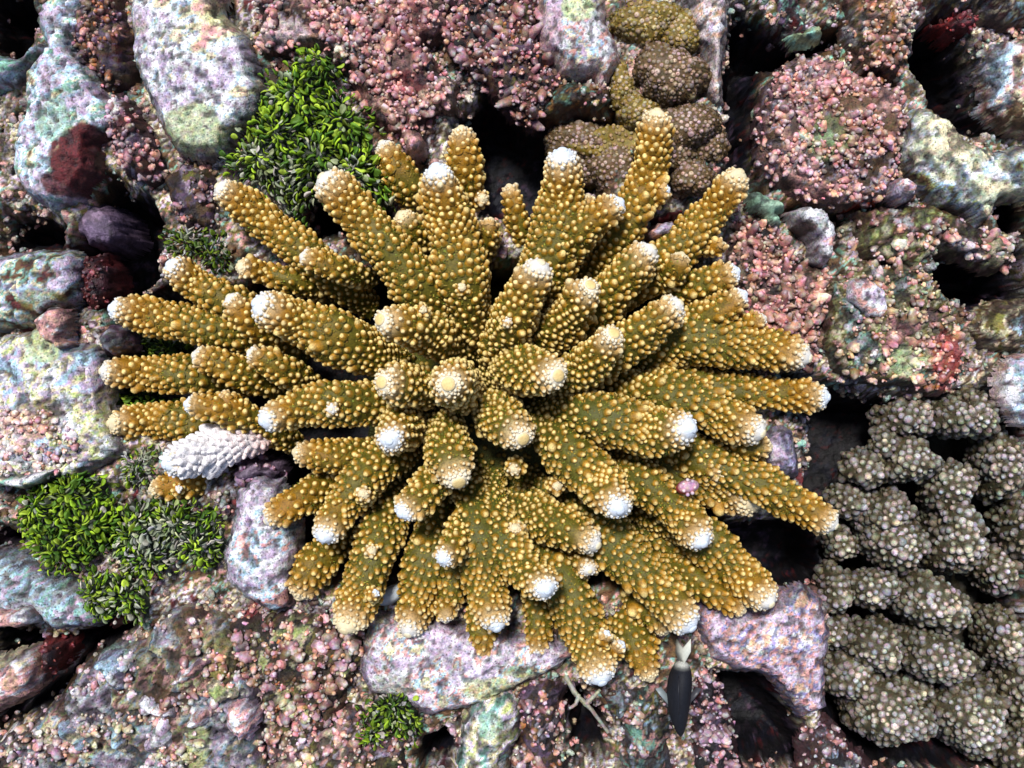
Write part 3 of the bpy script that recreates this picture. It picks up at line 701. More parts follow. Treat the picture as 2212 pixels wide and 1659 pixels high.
blob('sponge', 'bright red sponge near the top right corner', 'sponge', [(2030, 40), (2070, 15), (2110, 30), (2120, 60), (2080, 85), (2045, 75)], -30, [(RED, 2), (MAROON, 1), ((0.5, 0.08, 0.1), .7)], rub=9, rag=12)
blob('sponge', 'small scarlet sponge patch under the lilac lump at upper right', 'sponge', [(1840, 425), (1870, 418), (1910, 430), (1900, 445), (1850, 445)], 0, [(RED, 2), ((0.5, 0.08, 0.03), 1)], rub=6)
blob('sponge', 'small red sponge wedged by the lilac lump between upper right branches', 'sponge', [(1410, 470), (1440, 450), (1480, 445), (1490, 465), (1450, 475), (1420, 485)], -20, [(RED, 1), (MAROON, 1)], rub=6)
blob('algae_crust', 'lobed aqua-green crust beside the upper right branch tip', 'algae', [(1615, 420), (1640, 410), (1665, 425), (1690, 430), (1700, 450), (1680, 460), (1690, 480), (1665, 490), (1655, 465), (1625, 450)], 10, [((0.22, 0.36, 0.25), 2), ((0.35, 0.5, 0.36), 1)], rub=3, edge=10, drop=50, rag=8)
blob('algae_crust', 'pale green crust lobe in the black chasm at the top right', 'algae', [(1710, 70), (1740, 60), (1770, 50), (1780, 75), (1750, 90), (1720, 95)], -20, [((0.30, 0.36, 0.2), 2), (AQUA, .6)], rub=3, edge=12, drop=60)
blob('algae_crust', 'small mauve cup-shaped crust lobes under the bleached branch', 'algae', [(490, 1020), (520, 985), (560, 990), (600, 1000), (610, 1030), (570, 1045), (520, 1060), (495, 1050)], -40, [(PURP, 2), ((0.36, 0.26, 0.36), 1.6)], rub=4,
     knobs=dict(sp=20, r=9, h=.8, cols=[(0.36, 0.24, 0.33), (0.45, 0.32, 0.4)], thr=.2, tw=.2))

# ------------------------------------------------------------------ branching coral
AMBER = np.array((0.49, 0.22, 0.010)); AMBERT = np.array((0.88, 0.67, 0.25)); OLV = np.array((0.11, 0.092, 0.007)); GRN = np.array((0.070, 0.076, 0.009))
TIPW = np.array((0.72, 0.78, 0.86)); TIPC = np.array((0.80, 0.58, 0.24)); CORAL = (1060.0, 830.0)

def curve(pts, n):
    P = np.array([at(*p) for p in pts])
    if len(P) == 2: P = np.array([P[0], (P[0] + P[1]) / 2 + [0, 0, 6], P[1]])
    # Catmull-Rom, resampled to equal steps
    Q = np.concatenate([[2 * P[0] - P[1]], P, [2 * P[-1] - P[-2]]])
    out = []
    for i in range(1, len(Q) - 2):
        for t in np.linspace(0, 1, 16, endpoint=False):
            a, b, c, d = Q[i - 1], Q[i], Q[i + 1], Q[i + 2]
            out.append(0.5 * ((2 * b) + (-a + c) * t + (2 * a - 5 * b + 4 * c - d) * t * t + (-a + 3 * b - 3 * c + d) * t ** 3))
    out.append(P[-1]); out = np.array(out)
    L = np.concatenate([[0], np.cumsum(np.linalg.norm(np.diff(out, axis=0), axis=1))])
    s = np.linspace(0, L[-1], n)
    return np.stack([np.interp(s, L, out[:, k]) for k in range(3)], -1), L[-1]

class Path:
    def __init__(self, pts, R, taper=0.40, tipr=None, seed=0):
        self.n = 64
        self.P, self.L = curve(pts, self.n)
        zt = self.P[-1, 2]; self.R = (R - (3.5 if R > 34 else 2)) * (D - zt) / D
        self.taper = taper; self.seed = seed; self.k = 1.0
        T = norm(np.gradient(self.P, axis=0)); self.T = T
        # parallel-transported frame
        N = np.zeros_like(T); v = np.cross(T[0], [0.3, 0.2, 1]); N[0] = v / np.linalg.norm(v)
        for i in range(1, self.n):
            v = N[i - 1] - T[i] * np.dot(N[i - 1], T[i]); N[i] = v / np.linalg.norm(v)
        self.N = N; self.B = np.cross(T, N)
        self.rt = self.R * (1 - taper); self.cap = min(1.9 * self.rt, 0.62 * self.L)
    def rad(self, l, th):
        s = l / self.L
        r = self.R * (0.62 + 0.38 * ss(0, .55, s) - self.taper * 1.05 * s ** 1.6) * self.k
        k = np.clip((l - (self.L - self.cap)) / self.cap, 0, 1)
        r = r * np.sqrt(np.clip(1 - k ** 2.2, 0, 1))
        w = 1 + 0.075 * np.sin(2 * th + self.seed + l * 0.018) + 0.06 * np.sin(3 * th - l * 0.03 + self.seed * 2) + 0.05 * np.sin(l * 0.045 + self.seed * 3)
        return r * w
    def pt(self, l, th, off=0.0):
        l = np.asarray(l, float); th = np.asarray(th, float)
        f = np.clip(l / self.L, 0, 1) * (self.n - 1)
        i = np.clip(f.astype(int), 0, self.n - 2); a = (f - i)[..., None]
        g = lambda A: A[i] * (1 - a) + A[i + 1] * a
        c, N, B, T = g(self.P), g(self.N), g(self.B), g(self.T)
        rr = self.rad(l, th) + off
        dirv = N * np.cos(th)[..., None] + B * np.sin(th)[..., None]
        return c + dirv * rr[..., None], dirv, T

def tube(acc, path, l0, l1, rows, seg, colf, off=0.0, close=True):
    ls = l0 + (l1 - l0) * np.sin(np.linspace(0, 1, rows) * math.pi / 2) if close else np.linspace(l0, l1, rows)
    th = np.arange(seg) * 2 * math.pi / seg
    LL, TH = np.meshgrid(ls, th, indexing='ij')
    p, dv, T = path.pt(LL, TH, off)
    V = p.reshape(-1, 3); C = colf(LL.ravel(), TH.ravel())
    i, j = np.meshgrid(np.arange(rows - 1), np.arange(seg), indexing='ij')
    a = i * seg + j; b = i * seg + (j + 1) % seg
    q = np.stack([a, b, b + seg, a + seg], -1).reshape(-1, 4)
    tr = None
    if close:
        V = np.concatenate([V, [path.P[-1] + path.T[-1] * off]]); C = np.concatenate([C, C[-1:]])
        k = (rows - 1) * seg; j = np.arange(seg)
        tr = np.stack([k + j, k + (j + 1) % seg, np.full(seg, k + seg)], -1)
    acc.add(V, C, q, tr)

BR = [0]
def branch(parent, pts, R, tip='white', taper=0.40, green=0.5, tipsz=1.0, label=None, sp=17.8, name='branch', bleached=False, nub=False, fuzz=1.0, bs=1.0):
    BR[0] += 1; seed = BR[0] * 1.37
    pts = [(pts[0][0], pts[0][1], pts[0][2] - 60)] + list(pts[1:])
    if len(pts) == 4: pts[2] = (pts[2][0], pts[2][1], pts[2][2] - 12); pts[3] = (pts[3][0], pts[3][1], pts[3][2] + 30)
    pa = Path(pts, R, taper, seed=seed)
    L = pa.L; cap = pa.cap * 0.62
    acc = Acc()
    tipsz = tipsz * (1.35 if tip == 'white' else 1.0 if tip == 'disc' else 1.4)
    ltip = L - cap * 0.36 * tipsz
    bl = np.array((0.80, 0.76, 0.76)); bl2 = np.array((0.64, 0.42, 0.38))
    if bleached: sp = 17
    def skin(l, th):
        s = l / L
        g = np.clip((.06 + green * 1.45) * (1 - s) ** 0.62 + 0.25 * (fbm(l * 1.0, th * 40, 30, BR[0], 2) - .5), 0, 1)
        c = mix(mix(AMBER * 0.60, OLV, ss(0.1, 0.4, g)), GRN, ss(0.35, 0.95, g))
        c = mix(c, np.array((0.70, 0.52, 0.28)), ss(L - cap * 1.3, L - cap * .25, l) * 0.75)
        if bleached: c = mix(bl2 * 0.9, bl * .9, ss(0.1, .45, s))
        return c
    tube(acc, pa, 0, L, max(14, int(L / 10)), 22, skin)
    # radial corallites: staggered rows round the branch
    pos = []; dirs = []; rr = []; hh = []; cols = []
    rows = int(L / (sp * 0.86)); l = sp * 0.4
    row = 0
    while l < L - cap * 0.24 * tipsz:
        rloc = max(float(pa.rad(np.array(l), np.array(0.0))), 4)
        near = ss(L - cap * 1.5, L - cap * .2, l)
        spl = sp * (1 - 0.35 * float(near))
        m = max(6, int(2 * math.pi * rloc / spl))
        th = (np.arange(m) + 0.5 * (row % 2) + rng.uniform(-.2, .2, m)) * 2 * math.pi / m
        ll = np.clip(l + rng.uniform(-.18, .18, m) * spl, 0, L - cap * .22 * tipsz)
        p, dv, T = pa.pt(ll, th)
        keep = dv[:, 2] > -0.55
        keep &= rng.uniform(0, 1, m) > 0.05
        n = int(keep.sum())
        k = near
        pos.append(p[keep]); dirs.append((dv * (0.80) + T * (0.72 + 0.25 * float(k)))[keep])
        sz = bs * (6.1 - 1.9 * float(k)) * rng.lognormal(0, .16, n) * np.where(rng.uniform(0, 1, n) < .018, 1.75, 1) * (0.75 + 0.25 * ss(0, .3, l / L))
        rr.append(sz); hh.append(sz * rng.uniform(1.2, 1.9, n))
        cols.append(np.full(n, l / L)); l += spl * 0.86; row += 1
    pos = np.concatenate(pos); dirs = np.concatenate(dirs); rr = np.concatenate(rr); hh = np.concatenate(hh); sl_ = np.concatenate(cols)
    if bleached: hh = hh * 1.35
    N = len(pos)
    paleb = ss(L - cap * 2.0, L - cap * .3, sl_ * L) ** 1.5
    base = mix(np.tile(AMBER * 0.80, (N, 1)), np.array((0.62, 0.42, 0.18)), paleb * 0.8)
    base = base * rng.uniform(.85, 1.15, (N, 1)); g = np.clip(green * (1 - sl_) * 1.1, 0, 1)
    base = mix(base, np.array((0.19, 0.125, 0.012)), g * 0.7)
    topc = mix(np.tile(AMBERT, (N, 1)), np.array((0.86, 0.76, 0.55)), paleb) * rng.uniform(.8, 1.15, (N, 1)) * (1 - 0.15 * g[:, None])  # pale corallite top, which also paints in the highlight on the apex
    if bleached:
        w = ss(.15, .6, sl_); base = mix(bl2 * 1.1, bl, w); topc = mix(bl2 * 1.5, bl * 1.1, w)
    foot = skin(sl_ * L, np.zeros(N)) * 1.1
    def cf(t):
        w = ss(0.55, .95, t)[None, :, None]; f_ = ss(.45, .08, t)[None, :, None]
        return (base[:, None, :] * (1 - w) + topc[:, None, :] * w) * (1 - f_) + foot[:, None, :] * f_
    scatter(acc, FLARE, pos, dirs, rr, hh, cf, squash=rng.uniform(.85, 1.15, N), jit=.035)
    # short green polyp fuzz on the lower, shaded flanks
    if fuzz > 0 and not bleached:
        nf = int(fuzz * (green + .12) * L * pa.R / 11)
        lf = L * rng.uniform(0, .85, nf); tf = rng.uniform(0, 6.283, nf)
        p, dv, T = pa.pt(lf, tf); k = dv[:, 2] > -0.4; p, dv, T = p[k], dv[k], T[k]
        nf = len(p)
        fc = np.array((0.25, 0.24, 0.025))[None] * rng.uniform(.35, 1.5, (nf, 1)); fc[:, 0] *= rng.uniform(.7, 1.9, nf)
        scatter(acc, SPIKE, p - dv, dv + T * .3 + rng.normal(0, .35, (nf, 3)), rng.uniform(1.5, 2.8, nf), rng.uniform(4, 9.5, nf), lambda t: fc[:, None, :] * (0.6 + 0.7 * t)[None, :, None])
    o = build(name, acc, M_SKIN, parent, pa.P[0])
    if label: o['label'] = label
    # growing tip: pale ring and rounded axial corallite
    ta = Acc()
    ring = {'white': TIPW, 'cream': mix(TIPW, TIPC, .30), 'pale': np.array((0.78, 0.66, 0.42)), 'disc': np.array((0.84, 0.76, 0.60))}[tip]
    cen = {'white': TIPW, 'cream': np.array((0.84, 0.72, 0.46)), 'pale': np.array((0.76, 0.62, 0.36)), 'disc': TIPC}[tip]
    def tc(l, th):
        w = ss(ltip - 2, ltip + (L - ltip) * .8, l + 2.5 * np.sin(th * 7 + seed))
        return mix(np.array((0.70, 0.50, 0.24)), ring, w)
    tube(ta, pa, ltip, L, 9, 22, tc, off=1.6)
    m = 11                                    # scalloped collar of tiny corallites round the tip
    for kk, fr in ((0, .40), (1, .27)):
        th = (np.arange(m) + rng.uniform(-.2, .2, m) + kk * .5) * 2 * math.pi / m
        ll = np.full(m, L - cap * fr * tipsz)
        p, dv, T = pa.pt(ll, th)
        c0 = np.array((0.74, 0.58, 0.33)) if kk == 0 else mix(ring, np.array((0.8, 0.66, 0.4)), .5)
        scatter(ta, DOMES, p, dv * .6 + T * .9, pa.rt * 0.15 * (1 - .1 * kk), pa.rt * 0.20, lambda t: np.broadcast_to(mix(c0 * .85, mix(c0, ring, .6), t)[None], (m, len(t), 3)))
    m = 7; th = rng.uniform(0, 6.283, m); ll = L - cap * tipsz * rng.uniform(.10, .40, m)
    p, dv, T = pa.pt(ll, th)
    scatter(ta, DOMES, p + dv * 1.0, dv * .8 + T * .7, rng.uniform(2.2, 3.6, m), rng.uniform(2, 3.6, m), lambda t: np.broadcast_to(mix(ring * .93, ring, t)[None], (m, len(t), 3)))
    ax = pa.P[-1] + pa.T[-1] * 0.5
    q = pa.rt * (0.44 if tip == 'disc' else 0.30)
    scatter(ta, dome_tpl(16, 6), ax[None] - pa.T[-1][None] * q * .28, pa.T[-1][None], np.array([q]), np.array([q * (.42 if tip == 'disc' else .55)]), lambda t: np.broadcast_to(mix(mix(ring, cen, .35), cen, ss(.1, .9, t))[None], (1, len(t), 3)))
    build('branch_tip', ta, M_TIP, o, pa.P[-1])
    return o

coral_root = empty('branching_coral', at(CORAL[0], CORAL[1], -260))
tag(coral_root, 'big golden-brown branching coral with white tips filling the centre of the reef', 'coral')

# foot of the colony
def coral_base():
    cx, cy, cz = at(1090, 890, -60)
    X, Y = np.meshgrid(np.arange(cx - 420, cx + 421, 6.0), np.arange(cy - 380, cy + 381, 6.0))
    e = np.hypot((X - cx) / 395, (Y - cy) / 335) + 0.22 * (fbm(X, Y, 120, 77, 2) - .5)
    k = ss(0, 1, e)
    Z = -150 - 150 * k ** 3 - 120 * ss(.85, 1.1, e) + 24 * (fbm(X, Y, 80, 78, 3) - .5) + 40 * np.exp(-(((X - at(1075, 850)[0]) / 70) ** 2 + ((Y - at(1075, 850)[1]) / 50) ** 2))
    C = mix(np.broadcast_to(GRN * .8, X.shape + (3,)), OLV * .9, fbm(X, Y, 50, 79, 2))
    c0 = at(1095, 845, -60); e2 = np.hypot((X - c0[0]) / 60, (Y - c0[1]) / 26)
    C = mix(C, np.array((0.40, 0.22, 0.07)), ss(1.2, .5, e2))
    C = mix(C, np.array((0.02, 0.02, 0.008)), ss(.7, 1.0, e))  # shade of the gaps between branches painted in, near-black towards the rim
    a = Acc(); grid_mesh(a, X, Y, Z, C, e < 1.1)
    x, y = poisson(cx - 300, cx + 380, cy - 330, cy + 240, 19, 5)
    z = bilin(X, Y, Z, x, y); ee = bilin(X, Y, e, x, y); k = (ee < .8) & (rng.uniform(0, 1, len(x)) > .2)
    x, y, z = x[k], y[k], z[k]; N = len(x)
    b0 = np.array((0.22, 0.14, 0.025)) * rng.uniform(.6, 1.1, (N, 1))
    scatter(a, DOME, np.stack([x, y, z], -1), np.stack([(x - cx) / 300, (y - cy) / 300, np.ones(N)], -1), 6.2, 8.5, lambda t: b0[:, None] * (1 + 1.3 * ss(.5, 1, t))[None, :, None])
    n = 14000; x = rng.uniform(cx - 330, cx + 330, n); y = rng.uniform(cy - 280, cy + 280, n); z = bilin(X, Y, Z, x, y)
    fc = np.array((0.12, 0.15, 0.035))[None] * rng.uniform(.5, 1.4, (n, 1))
    scatter(a, SPIKE, np.stack([x, y, z - 1], -1), rng.normal(0, .35, (n, 3)) + [0, 0, 1], 1.8, rng.uniform(4, 8, n), lambda t: fc[:, None] * (0.6 + .7 * t)[None, :, None])
    build('base', a, M_SKIN, coral_root, at(1090, 890, -260))
coral_base()

B = lambda *a, **k: branch(coral_root, *a, **k)
Z0 = -70
# upper left fan
B([(800, 665, -60), (700, 580, 0), (570, 475, 40), (467, 400, 55)], 50, 'cream', green=.35)
B([(720, 640, -50), (640, 610, 0), (570, 588, 25), (512, 575, 30)], 31, 'pale', green=.4)
B([(800, 605, 0), (730, 580, 60), (648, 552, 90)], 35, 'cream', green=.4)
B([(1000, 770, -60), (900, 620, 30), (790, 480, 80), (692, 378, 95)], 64, 'cream', green=.45)
B([(930, 560, -20), (890, 500, 10), (862, 458, 40)], 34, 'pale', green=.6, taper=.3)
B([(950, 480, -80), (880, 400, -30), (822, 305, -5)], 46, 'cream', green=.4)
B([(1030, 760, -60), (1005, 620, 40), (970, 470, 95), (940, 355, 125)], 66, 'white', green=.4, tipsz=1.2)
B([(1010, 470, -60), (1005, 370, 0), (996, 272, 30)], 46, 'pale', green=.3)
B([(1040, 560, -30), (1055, 510, 20), (1060, 470, 30)], 30, 'pale', green=.5)
B([(1020, 440, -20), (1045, 428, 10)], 22, 'pale', green=.2)
B([(1140, 600, -90), (1118, 480, -40), (1098, 398, -20)], 32, 'pale', green=.4)
B([(1110, 720, -60), (1185, 570, 30), (1212, 430, 70), (1215, 322, 90)], 68, 'white', green=.45, tipsz=1.1)
B([(1220, 520, 10), (1262, 470, 30), (1270, 420, 30)], 34, 'pale', green=.3)
B([(1250, 640, -60), (1340, 510, 0), (1400, 380, 40), (1420, 235, 60)], 52, 'pale', green=.3)
B([(1400, 440, 20), (1425, 420, 40), (1446, 406, 55)], 22, 'white', green=.1)
B([(1190, 590, 20), (1260, 500, 80), (1345, 432, 120)], 46, 'white', green=.4)
B([(1300, 680, -60), (1430, 570, 0), (1530, 470, 40), (1602, 368, 60)], 54, 'pale', green=.35, tipsz=1.2)
B([(1520, 540, 30), (1550, 535, 40), (1566, 525, 45)], 18, 'pale', green=.1)
B([(1210, 740, 0), (1330, 620, 60), (1412, 532, 110)], 58, 'cream', green=.6)
B([(1430, 620, 20), (1460, 580, 60), (1474, 545, 70)], 32, 'pale', green=.4)
B([(1420, 640, -30), (1520, 615, 20), (1597, 583, 50)], 42, 'white', green=.5)
B([(1430, 720, -20), (1540, 680, 40), (1612, 632, 65)], 44, 'white', green=.45)
B([(1560, 720, 20), (1620, 700, 40), (1655, 685, 50)], 26, 'cream', green=.3)
B([(1240, 830, 0), (1370, 730, 90), (1472, 652, 140)], 56, 'cream', green=.55)
# right side
B([(1330, 790, -60), (1480, 735, 10), (1620, 745, 40), (1752, 775, 50)], 68, 'cream', green=.45, taper=.48)
B([(1330, 840, -90), (1480, 835, -30), (1640, 850, 0), (1792, 858, 20)], 50, 'white', green=.45)
B([(1280, 850, -50), (1440, 850, 30), (1560, 900, 70), (1650, 938, 85)], 62, 'cream', green=.6)
B([(1560, 970, 0), (1620, 965, 30), (1668, 965, 40)], 34, 'pale', green=.4)
B([(1160, 890, -20), (1290, 905, 60), (1410, 930, 110), (1500, 925, 140)], 68, 'white', green=.75, tipsz=1.2)
B([(1350, 940, -90), (1500, 985, -20), (1660, 1055, 30), (1808, 1138, 45)], 62, 'cream', green=.55, taper=.5)
B([(1320, 950, -110), (1450, 1000, -60), (1560, 1050, -30), (1640, 1090, -10)], 64, 'pale', green=.6, taper=.3)
B([(1270, 960, -60), (1400, 1050, 20), (1480, 1120, 60), (1522, 1178, 75)], 58, 'white', green=.65)
B([(1360, 1080, -80), (1500, 1150, -20), (1600, 1240, 20), (1668, 1308, 40)], 60, 'cream', green=.5, taper=.45)
B([(1400, 1190, -70), (1510, 1260, -10), (1610, 1322, 10)], 36, 'pale', green=.4)
B([(1200, 1060, -70), (1320, 1170, 20), (1420, 1270, 60), (1498, 1360, 70)], 66, 'white', green=.7)
B([(1340, 1250, -60), (1410, 1320, -10), (1440, 1370, 0)], 40, 'pale', green=.6)
# bottom
B([(1150, 1120, -70), (1220, 1260, 0), (1270, 1380, 40), (1302, 1478, 50)], 62, 'white', green=.55, taper=.35)
B([(1285, 1400, 60), (1305, 1380, 90), (1313, 1366, 105)], 20, 'white', green=.1)
B([(1300, 1420, 30), (1335, 1398, 60), (1347, 1388, 72)], 24, 'white', green=.1)
B([(1310, 1290, -80), (1370, 1380, -30), (1408, 1472, 0)], 44, 'pale', green=.45)
B([(1090, 1080, -50), (1220, 1140, 60), (1294, 1180, 115)], 58, 'cream', green=.75)
B([(1060, 1030, -50), (1080, 1150, 30), (1136, 1225, 100), (1184, 1278, 155)], 56, 'white', green=.75)
B([(1150, 900, -30), (1230, 980, 60), (1300, 1050, 120), (1341, 1104, 165)], 64, 'white', green=.65)
B([(1195, 1045, 20), (1205, 1050, 60)], 20, 'pale', green=.3)
B([(1120, 1010, -130), (1200, 1120, -80), (1262, 1262, -50)], 46, 'pale', green=.8)
B([(1330, 1060, -130), (1450, 1170, -90), (1560, 1260, -60)], 44, 'pale', green=.7)
B([(1400, 960, -60), (1500, 1000, 0), (1570, 1030, 30)], 44, 'pale', green=.6)
B([(990, 1110, -60), (975, 1230, -30), (968, 1330, -20)], 40, 'pale', green=.6)
B([(1240, 1180, -40), (1262, 1215, 30), (1275, 1235, 70)], 34, 'cream', green=.5)
B([(1420, 1090, -30), (1452, 1115, 40), (1465, 1128, 60)], 26, 'pale', green=.5)
B([(1110, 1170, -20), (1112, 1150, 60), (1113, 1135, 85)], 27, 'pale', green=.5)
B([(960, 1290, -50), (962, 1320, 0), (963, 1345, 15)], 30, 'cream', green=.4)
B([(790, 1075, 0), (787, 1070, 60), (785, 1066, 95)], 24, 'pale', green=.4)
B([(1160, 1200, -80), (1165, 1310, -40), (1160, 1418, -10)], 38, 'white', green=.55)
B([(1030, 1240, -90), (1045, 1350, -40), (1040, 1436, -15)], 44, 'white', green=.5)
B([(1020, 1010, -50), (1030, 1140, 30), (1050, 1270, 60), (1075, 1362, 70)], 58, 'white', green=.65)
B([(1055, 1200, 30), (1075, 1185, 60), (1085, 1172, 80)], 24, 'pale', green=.5)
B([(960, 1060, -80), (925, 1200, -30), (900, 1300, -10), (880, 1374, -5)], 56, 'cream', green=.55)
B([(1020, 1110, -10), (985, 1175, 90), (952, 1212, 150)], 42, 'white', green=.6)
B([(860, 1050, -70), (815, 1180, 0), (775, 1290, 30), (742, 1366, 40)], 60, 'pale', green=.5, taper=.35)
B([(790, 1290, 50), (808, 1283, 80), (817, 1279, 92)], 18, 'white', green=.1)
B([(805, 1200, 30), (803, 1188, 75)], 19, 'pale', green=.3)
B([(760, 1150, -80), (680, 1220, -30), (642, 1295, -15)], 48, 'pale', green=.35)
B([(900, 950, -40), (800, 1020, 10), (735, 1100, 50), (695, 1168, 65)], 56, 'white', green=.45)
B([(760, 1030, -60), (650, 1080, 0), (572, 1128, 20)], 46, 'cream', green=.3)
B([(980, 990, -30), (918, 1062, 70), (863, 1113, 135)], 50, 'white', green=.6)
B([(860, 960, -60), (740, 985, 10), (632, 976, 40)], 42, 'pale', green=.4)
# left side
B([(880, 880, -50), (770, 870, 20), (660, 880, 70), (562, 912, 90)], 56, 'white', green=.5, tipsz=1.1)
B([(735, 880, 50), (715, 884, 100)], 24, 'cream', green=.3)
B([(640, 960, -60), (500, 890, 30), (398, 872, 60)], 42, 'white', green=.35)
B([(560, 920, -20), (510, 880, 30), (472, 850, 40)], 30, 'pale', green=.2)
B([(560, 930, -120), (420, 915, -60), (320, 910, -40), (232, 915, -30)], 48, 'pale', green=.35)
B([(590, 930, -40), (520, 950, -10), (440, 978, 20), (352, 1005, 40)], 44, 'white', bleached=True, label='bleached white and pale pink branch', taper=.2, fuzz=0, bs=1.1, sp=18)
B([(470, 1030, -80), (400, 1045, -40), (322, 1058, -20)], 38, 'pale', green=.2)
B([(385, 1060, -20), (386, 1056, 15)], 15, 'cream', green=.1)
B([(560, 830, -120), (430, 812, -60), (320, 806, -40), (215, 802, -30)], 46, 'cream', green=.4)
B([(620, 850, -60), (510, 800, 0), (415, 765, 20)], 40, 'cream', green=.4)
B([(700, 850, -50), (610, 800, 30), (535, 758, 60)], 38, 'cream', green=.5)
B([(660, 760, -90), (480, 715, -40), (340, 685, -10), (235, 665, 0)], 52, 'white', green=.4)
B([(600, 700, -70), (490, 650, -20), (420, 610, 0), (362, 568, 10)], 47, 'white', green=.4)
B([(640, 760, -50), (540, 690, 20), (492, 638, 50)], 42, 'cream', green=.3)
B([(870, 790, -50), (750, 740, 30), (640, 695, 80), (548, 652, 100)], 66, 'white', green=.4, tipsz=1.1)
# centre, pointing up at the viewer
B([(1000, 760, -40), (900, 710, 90), (818, 690, 180)], 56, 'disc', green=.6, tipsz=1.15)
B([(905, 690, 100), (915, 668, 150)], 17, 'pale', green=.3)
B([(940, 850, -40), (875, 830, 90), (822, 826, 170)], 58, 'disc', green=.6, tipsz=1.1)
B([(1000, 850, -60), (985, 830, 80), (968, 830, 215)], 66, 'disc', green=.6, tipsz=1.05, taper=.42)
B([(1080, 815, -50), (1140, 800, 90), (1208, 812, 210)], 68, 'disc', green=.75, tipsz=1.05, taper=.48)
B([(1065, 800, -50), (1110, 690, 80), (1170, 565, 180)], 62, 'cream', green=.5)
B([(1092, 700, 60), (1097, 695, 150)], 16, 'cream', green=.2)
B([(1130, 790, -30), (1225, 690, 80), (1277, 614, 190)], 52, 'disc', green=.6)
B([(1170, 850, -40), (1270, 790, 80), (1328, 718, 190)], 56, 'disc', green=.6)
B([(900, 900, -50), (860, 930, 60), (840, 953, 150)], 58, 'white', green=.6)
B([(960, 900, -50), (970, 980, 80), (992, 1046, 150)], 64, 'disc', green=.75)
B([(1040, 870, -50), (1090, 910, 70), (1132, 950, 150)], 60, 'disc', green=.8)
B([(1010, 660, 60), (997, 618, 110)], 18, 'pale', green=.3)
B([(1115, 1000, 60), (1110, 1015, 75)], 22, 'pale', green=.5)

